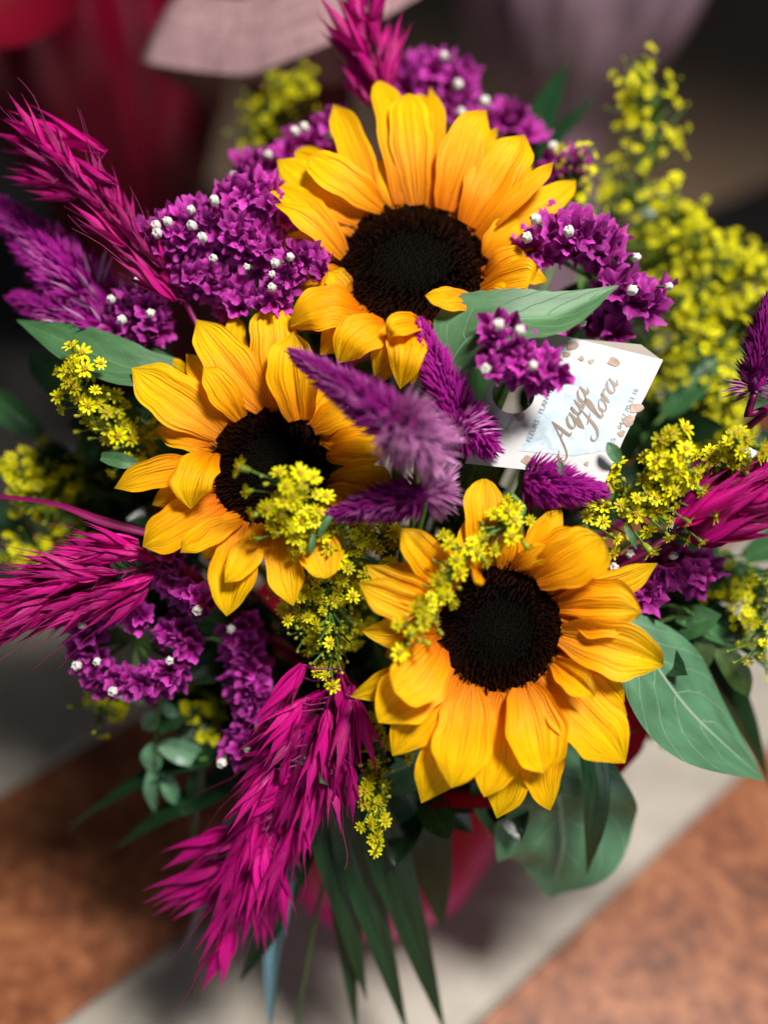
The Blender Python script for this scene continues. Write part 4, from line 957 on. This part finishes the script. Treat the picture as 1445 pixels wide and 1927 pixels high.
for (zx_, zy_, r_) in [(a_, b_, c_ * .78) for a_, b_, c_ in [(725, 975, 15), (690, 1030, 9), (785, 1055, 7), (848, 1075, 7), (990, 1075, 14), (165, 1485, 15), (398, 1425, 12), (445, 1700, 13), (607, 1715, 10), (1128, 1370, 17), (1085, 1450, 15), (1040, 1530, 9), (820, 1722, 6)]]:
    x, y = 860 + zx_ / 3.36, 360 + zy_ / 3.36; a0 = uni(0, 6)
    poly_slab('printed_petal', [(x + r_ * (1 + .25 * math.sin(3 * a + a0)) * math.cos(a), y + r_ * (.8 + .2 * math.sin(2 * a + a0)) * math.sin(a)) for a in [6.2832 * k / 14 for k in range(14)]], .00025, .00035, SPOT, front)
GL = {'A': ([[(-.35, .55), (-.75, .35), (-.85, -.1), (-.5, -.38), (-.05, -.1), (.55, 1.0), (1.05, 2.15)], [(1.05, 2.15), (1.02, 1.1), (1.05, .15), (1.35, .1)], [(.30, .72), (.75, .86), (1.15, .80)]], 1.5),
      'a': ([[(.82, .86), (.5, 1.0), (.12, .62), (.10, .15), (.36, 0), (.66, .35), (.86, .95)], [(.88, 1.0), (.76, .30), (.88, 0), (1.15, .28)]], 1.08),
      'q': ([[(.82, .86), (.5, 1.0), (.12, .62), (.10, .15), (.36, 0), (.66, .35), (.86, .95)], [(.88, 1.0), (.74, .1), (.60, -.9)], [(.60, -.9), (.85, -.35), (1.1, .2)]], 1.05),
      'u': ([[(0, .65), (.2, 1.0), (.12, .4), (.25, 0), (.52, .15), (.80, .95)], [(.82, 1.0), (.70, .28), (.82, 0), (1.08, .28)]], 1.0),
      'F': ([[(-.35, 1.35), (-.30, 1.85), (.3, 2.12), (1.0, 1.98), (1.65, 2.2)], [(.75, 2.0), (.62, 1.1), (.42, .1), (.0, -.35), (-.45, -.25), (-.5, .12), (-.25, .2)], [(.15, 1.0), (.6, 1.08), (1.05, 1.2)]], 1.2),
      'l': ([[(0, .25), (.42, 1.3), (.48, 1.95), (.32, 2.1), (.18, 1.4), (.10, .3), (.25, 0), (.5, .25)]], .5),
      'o': ([[(.5, 1.0), (.12, .65), (.12, .18), (.4, 0), (.72, .4), (.70, .85), (.5, 1.0)], [(.68, .85), (.95, .82)]], .88),
      'r': ([[(0, .75), (.2, 1.0), (.14, .5), (.06, 0)], [(.12, .5), (.32, .88), (.6, .95), (.66, .82)]], .68)}
def script(word, ox, oy, dx, dy, sx, sy, wmin, wmax):
    L = math.hypot(dx, dy); ux, uy = dx / L, dy / L; vx, vy = uy, -ux          # v: letter-up, to the left of the running line
    cur = 0.0
    for ch in word:
        strokes, adv = GL[ch]; mb = MB()
        for si, stn in enumerate(strokes):
            pts = crom([(cur + x + .22 * y, y, 0) for x, y in stn], 8 * (len(stn) - 1)); q0 = len(mb.v); n = len(pts) - 1
            for i, p in enumerate(pts):
                t = (pts[min(i + 1, n)] - pts[max(i - 1, 0)]); t = Vector((t.x * sx, t.y * sy, 0)).normalized()
                down = abs(t.y * .93 + t.x * .35); wd = wmin + (wmax - wmin) * down ** 2 * (1 if t.y < .2 or ch in 'l' else .45)
                wd *= min(1, .35 + 3 * min(i, n - i) / n); px_, py_ = p.x * sx, p.y * sy
                for sg in (-1, 1):
                    X = px_ - t.y * wd * sg * .5; Y = py_ + t.x * wd * sg * .5
                    mb.vert(cp(ox + ux * X + vx * Y, oy + uy * X + vy * Y, .0004 + .00003 * si))
            for i in range(n): a = q0 + i * 2; mb.f.append((a, a + 1, a + 3, a + 2))
        mb.build('letter', GOLD, front, smooth=False)
        cur += adv
script('Aqua', 1064, 846, 45, -112, 26, 20, 2.6, 6.4)
script('Flora', 1119, 816, 52, -112, 24.5, 20, 2.6, 6.4)
def small_text(body, ox, oy, dx, dy, size, width):
    cu = bpy.data.curves.new('lettering', 'FONT'); cu.body = body; cu.size = 1.0
    tmp = bpy.data.objects.new('lettering_tmp', cu); me = bpy.data.meshes.new_from_object(tmp); bpy.data.objects.remove(tmp)
    xs = [v.co.x for v in me.vertices]; w0, w1 = min(xs), max(xs); k = width / (w1 - w0)
    L = math.hypot(dx, dy); ux, uy = dx / L, dy / L; vx, vy = uy, -ux
    mb = MB()
    for v in me.vertices:
        X = (v.co.x - w0) * k; Y = v.co.y * size
        mb.vert(cp(ox + ux * X + vx * Y, oy + uy * X + vy * Y, .0004))
    mb.f = [tuple(p.vertices) for p in me.polygons]
    mb.build('lettering', GREYP, front, smooth=False); bpy.data.meshes.remove(me)
small_text('FLEURS - PLANTES', 998, 832, 42, -98, 13, 112)
small_text('04 67 70 33 16', 1168, 808, 34, -76, 12, 82)
small_text('ES', 1153, 838, 34, -76, 12, 14)
mb = MB(); a = cp(966, 800, -.001)
tube(mb, crom([cp(1000, 860, -.006), P(1000, 900, .44), NECK + Vector((0, 0, .04)), NECK + Vector((0, 0, -.04))], 14), .0011, .0011, 6); mb.build('pick', STEM, card)
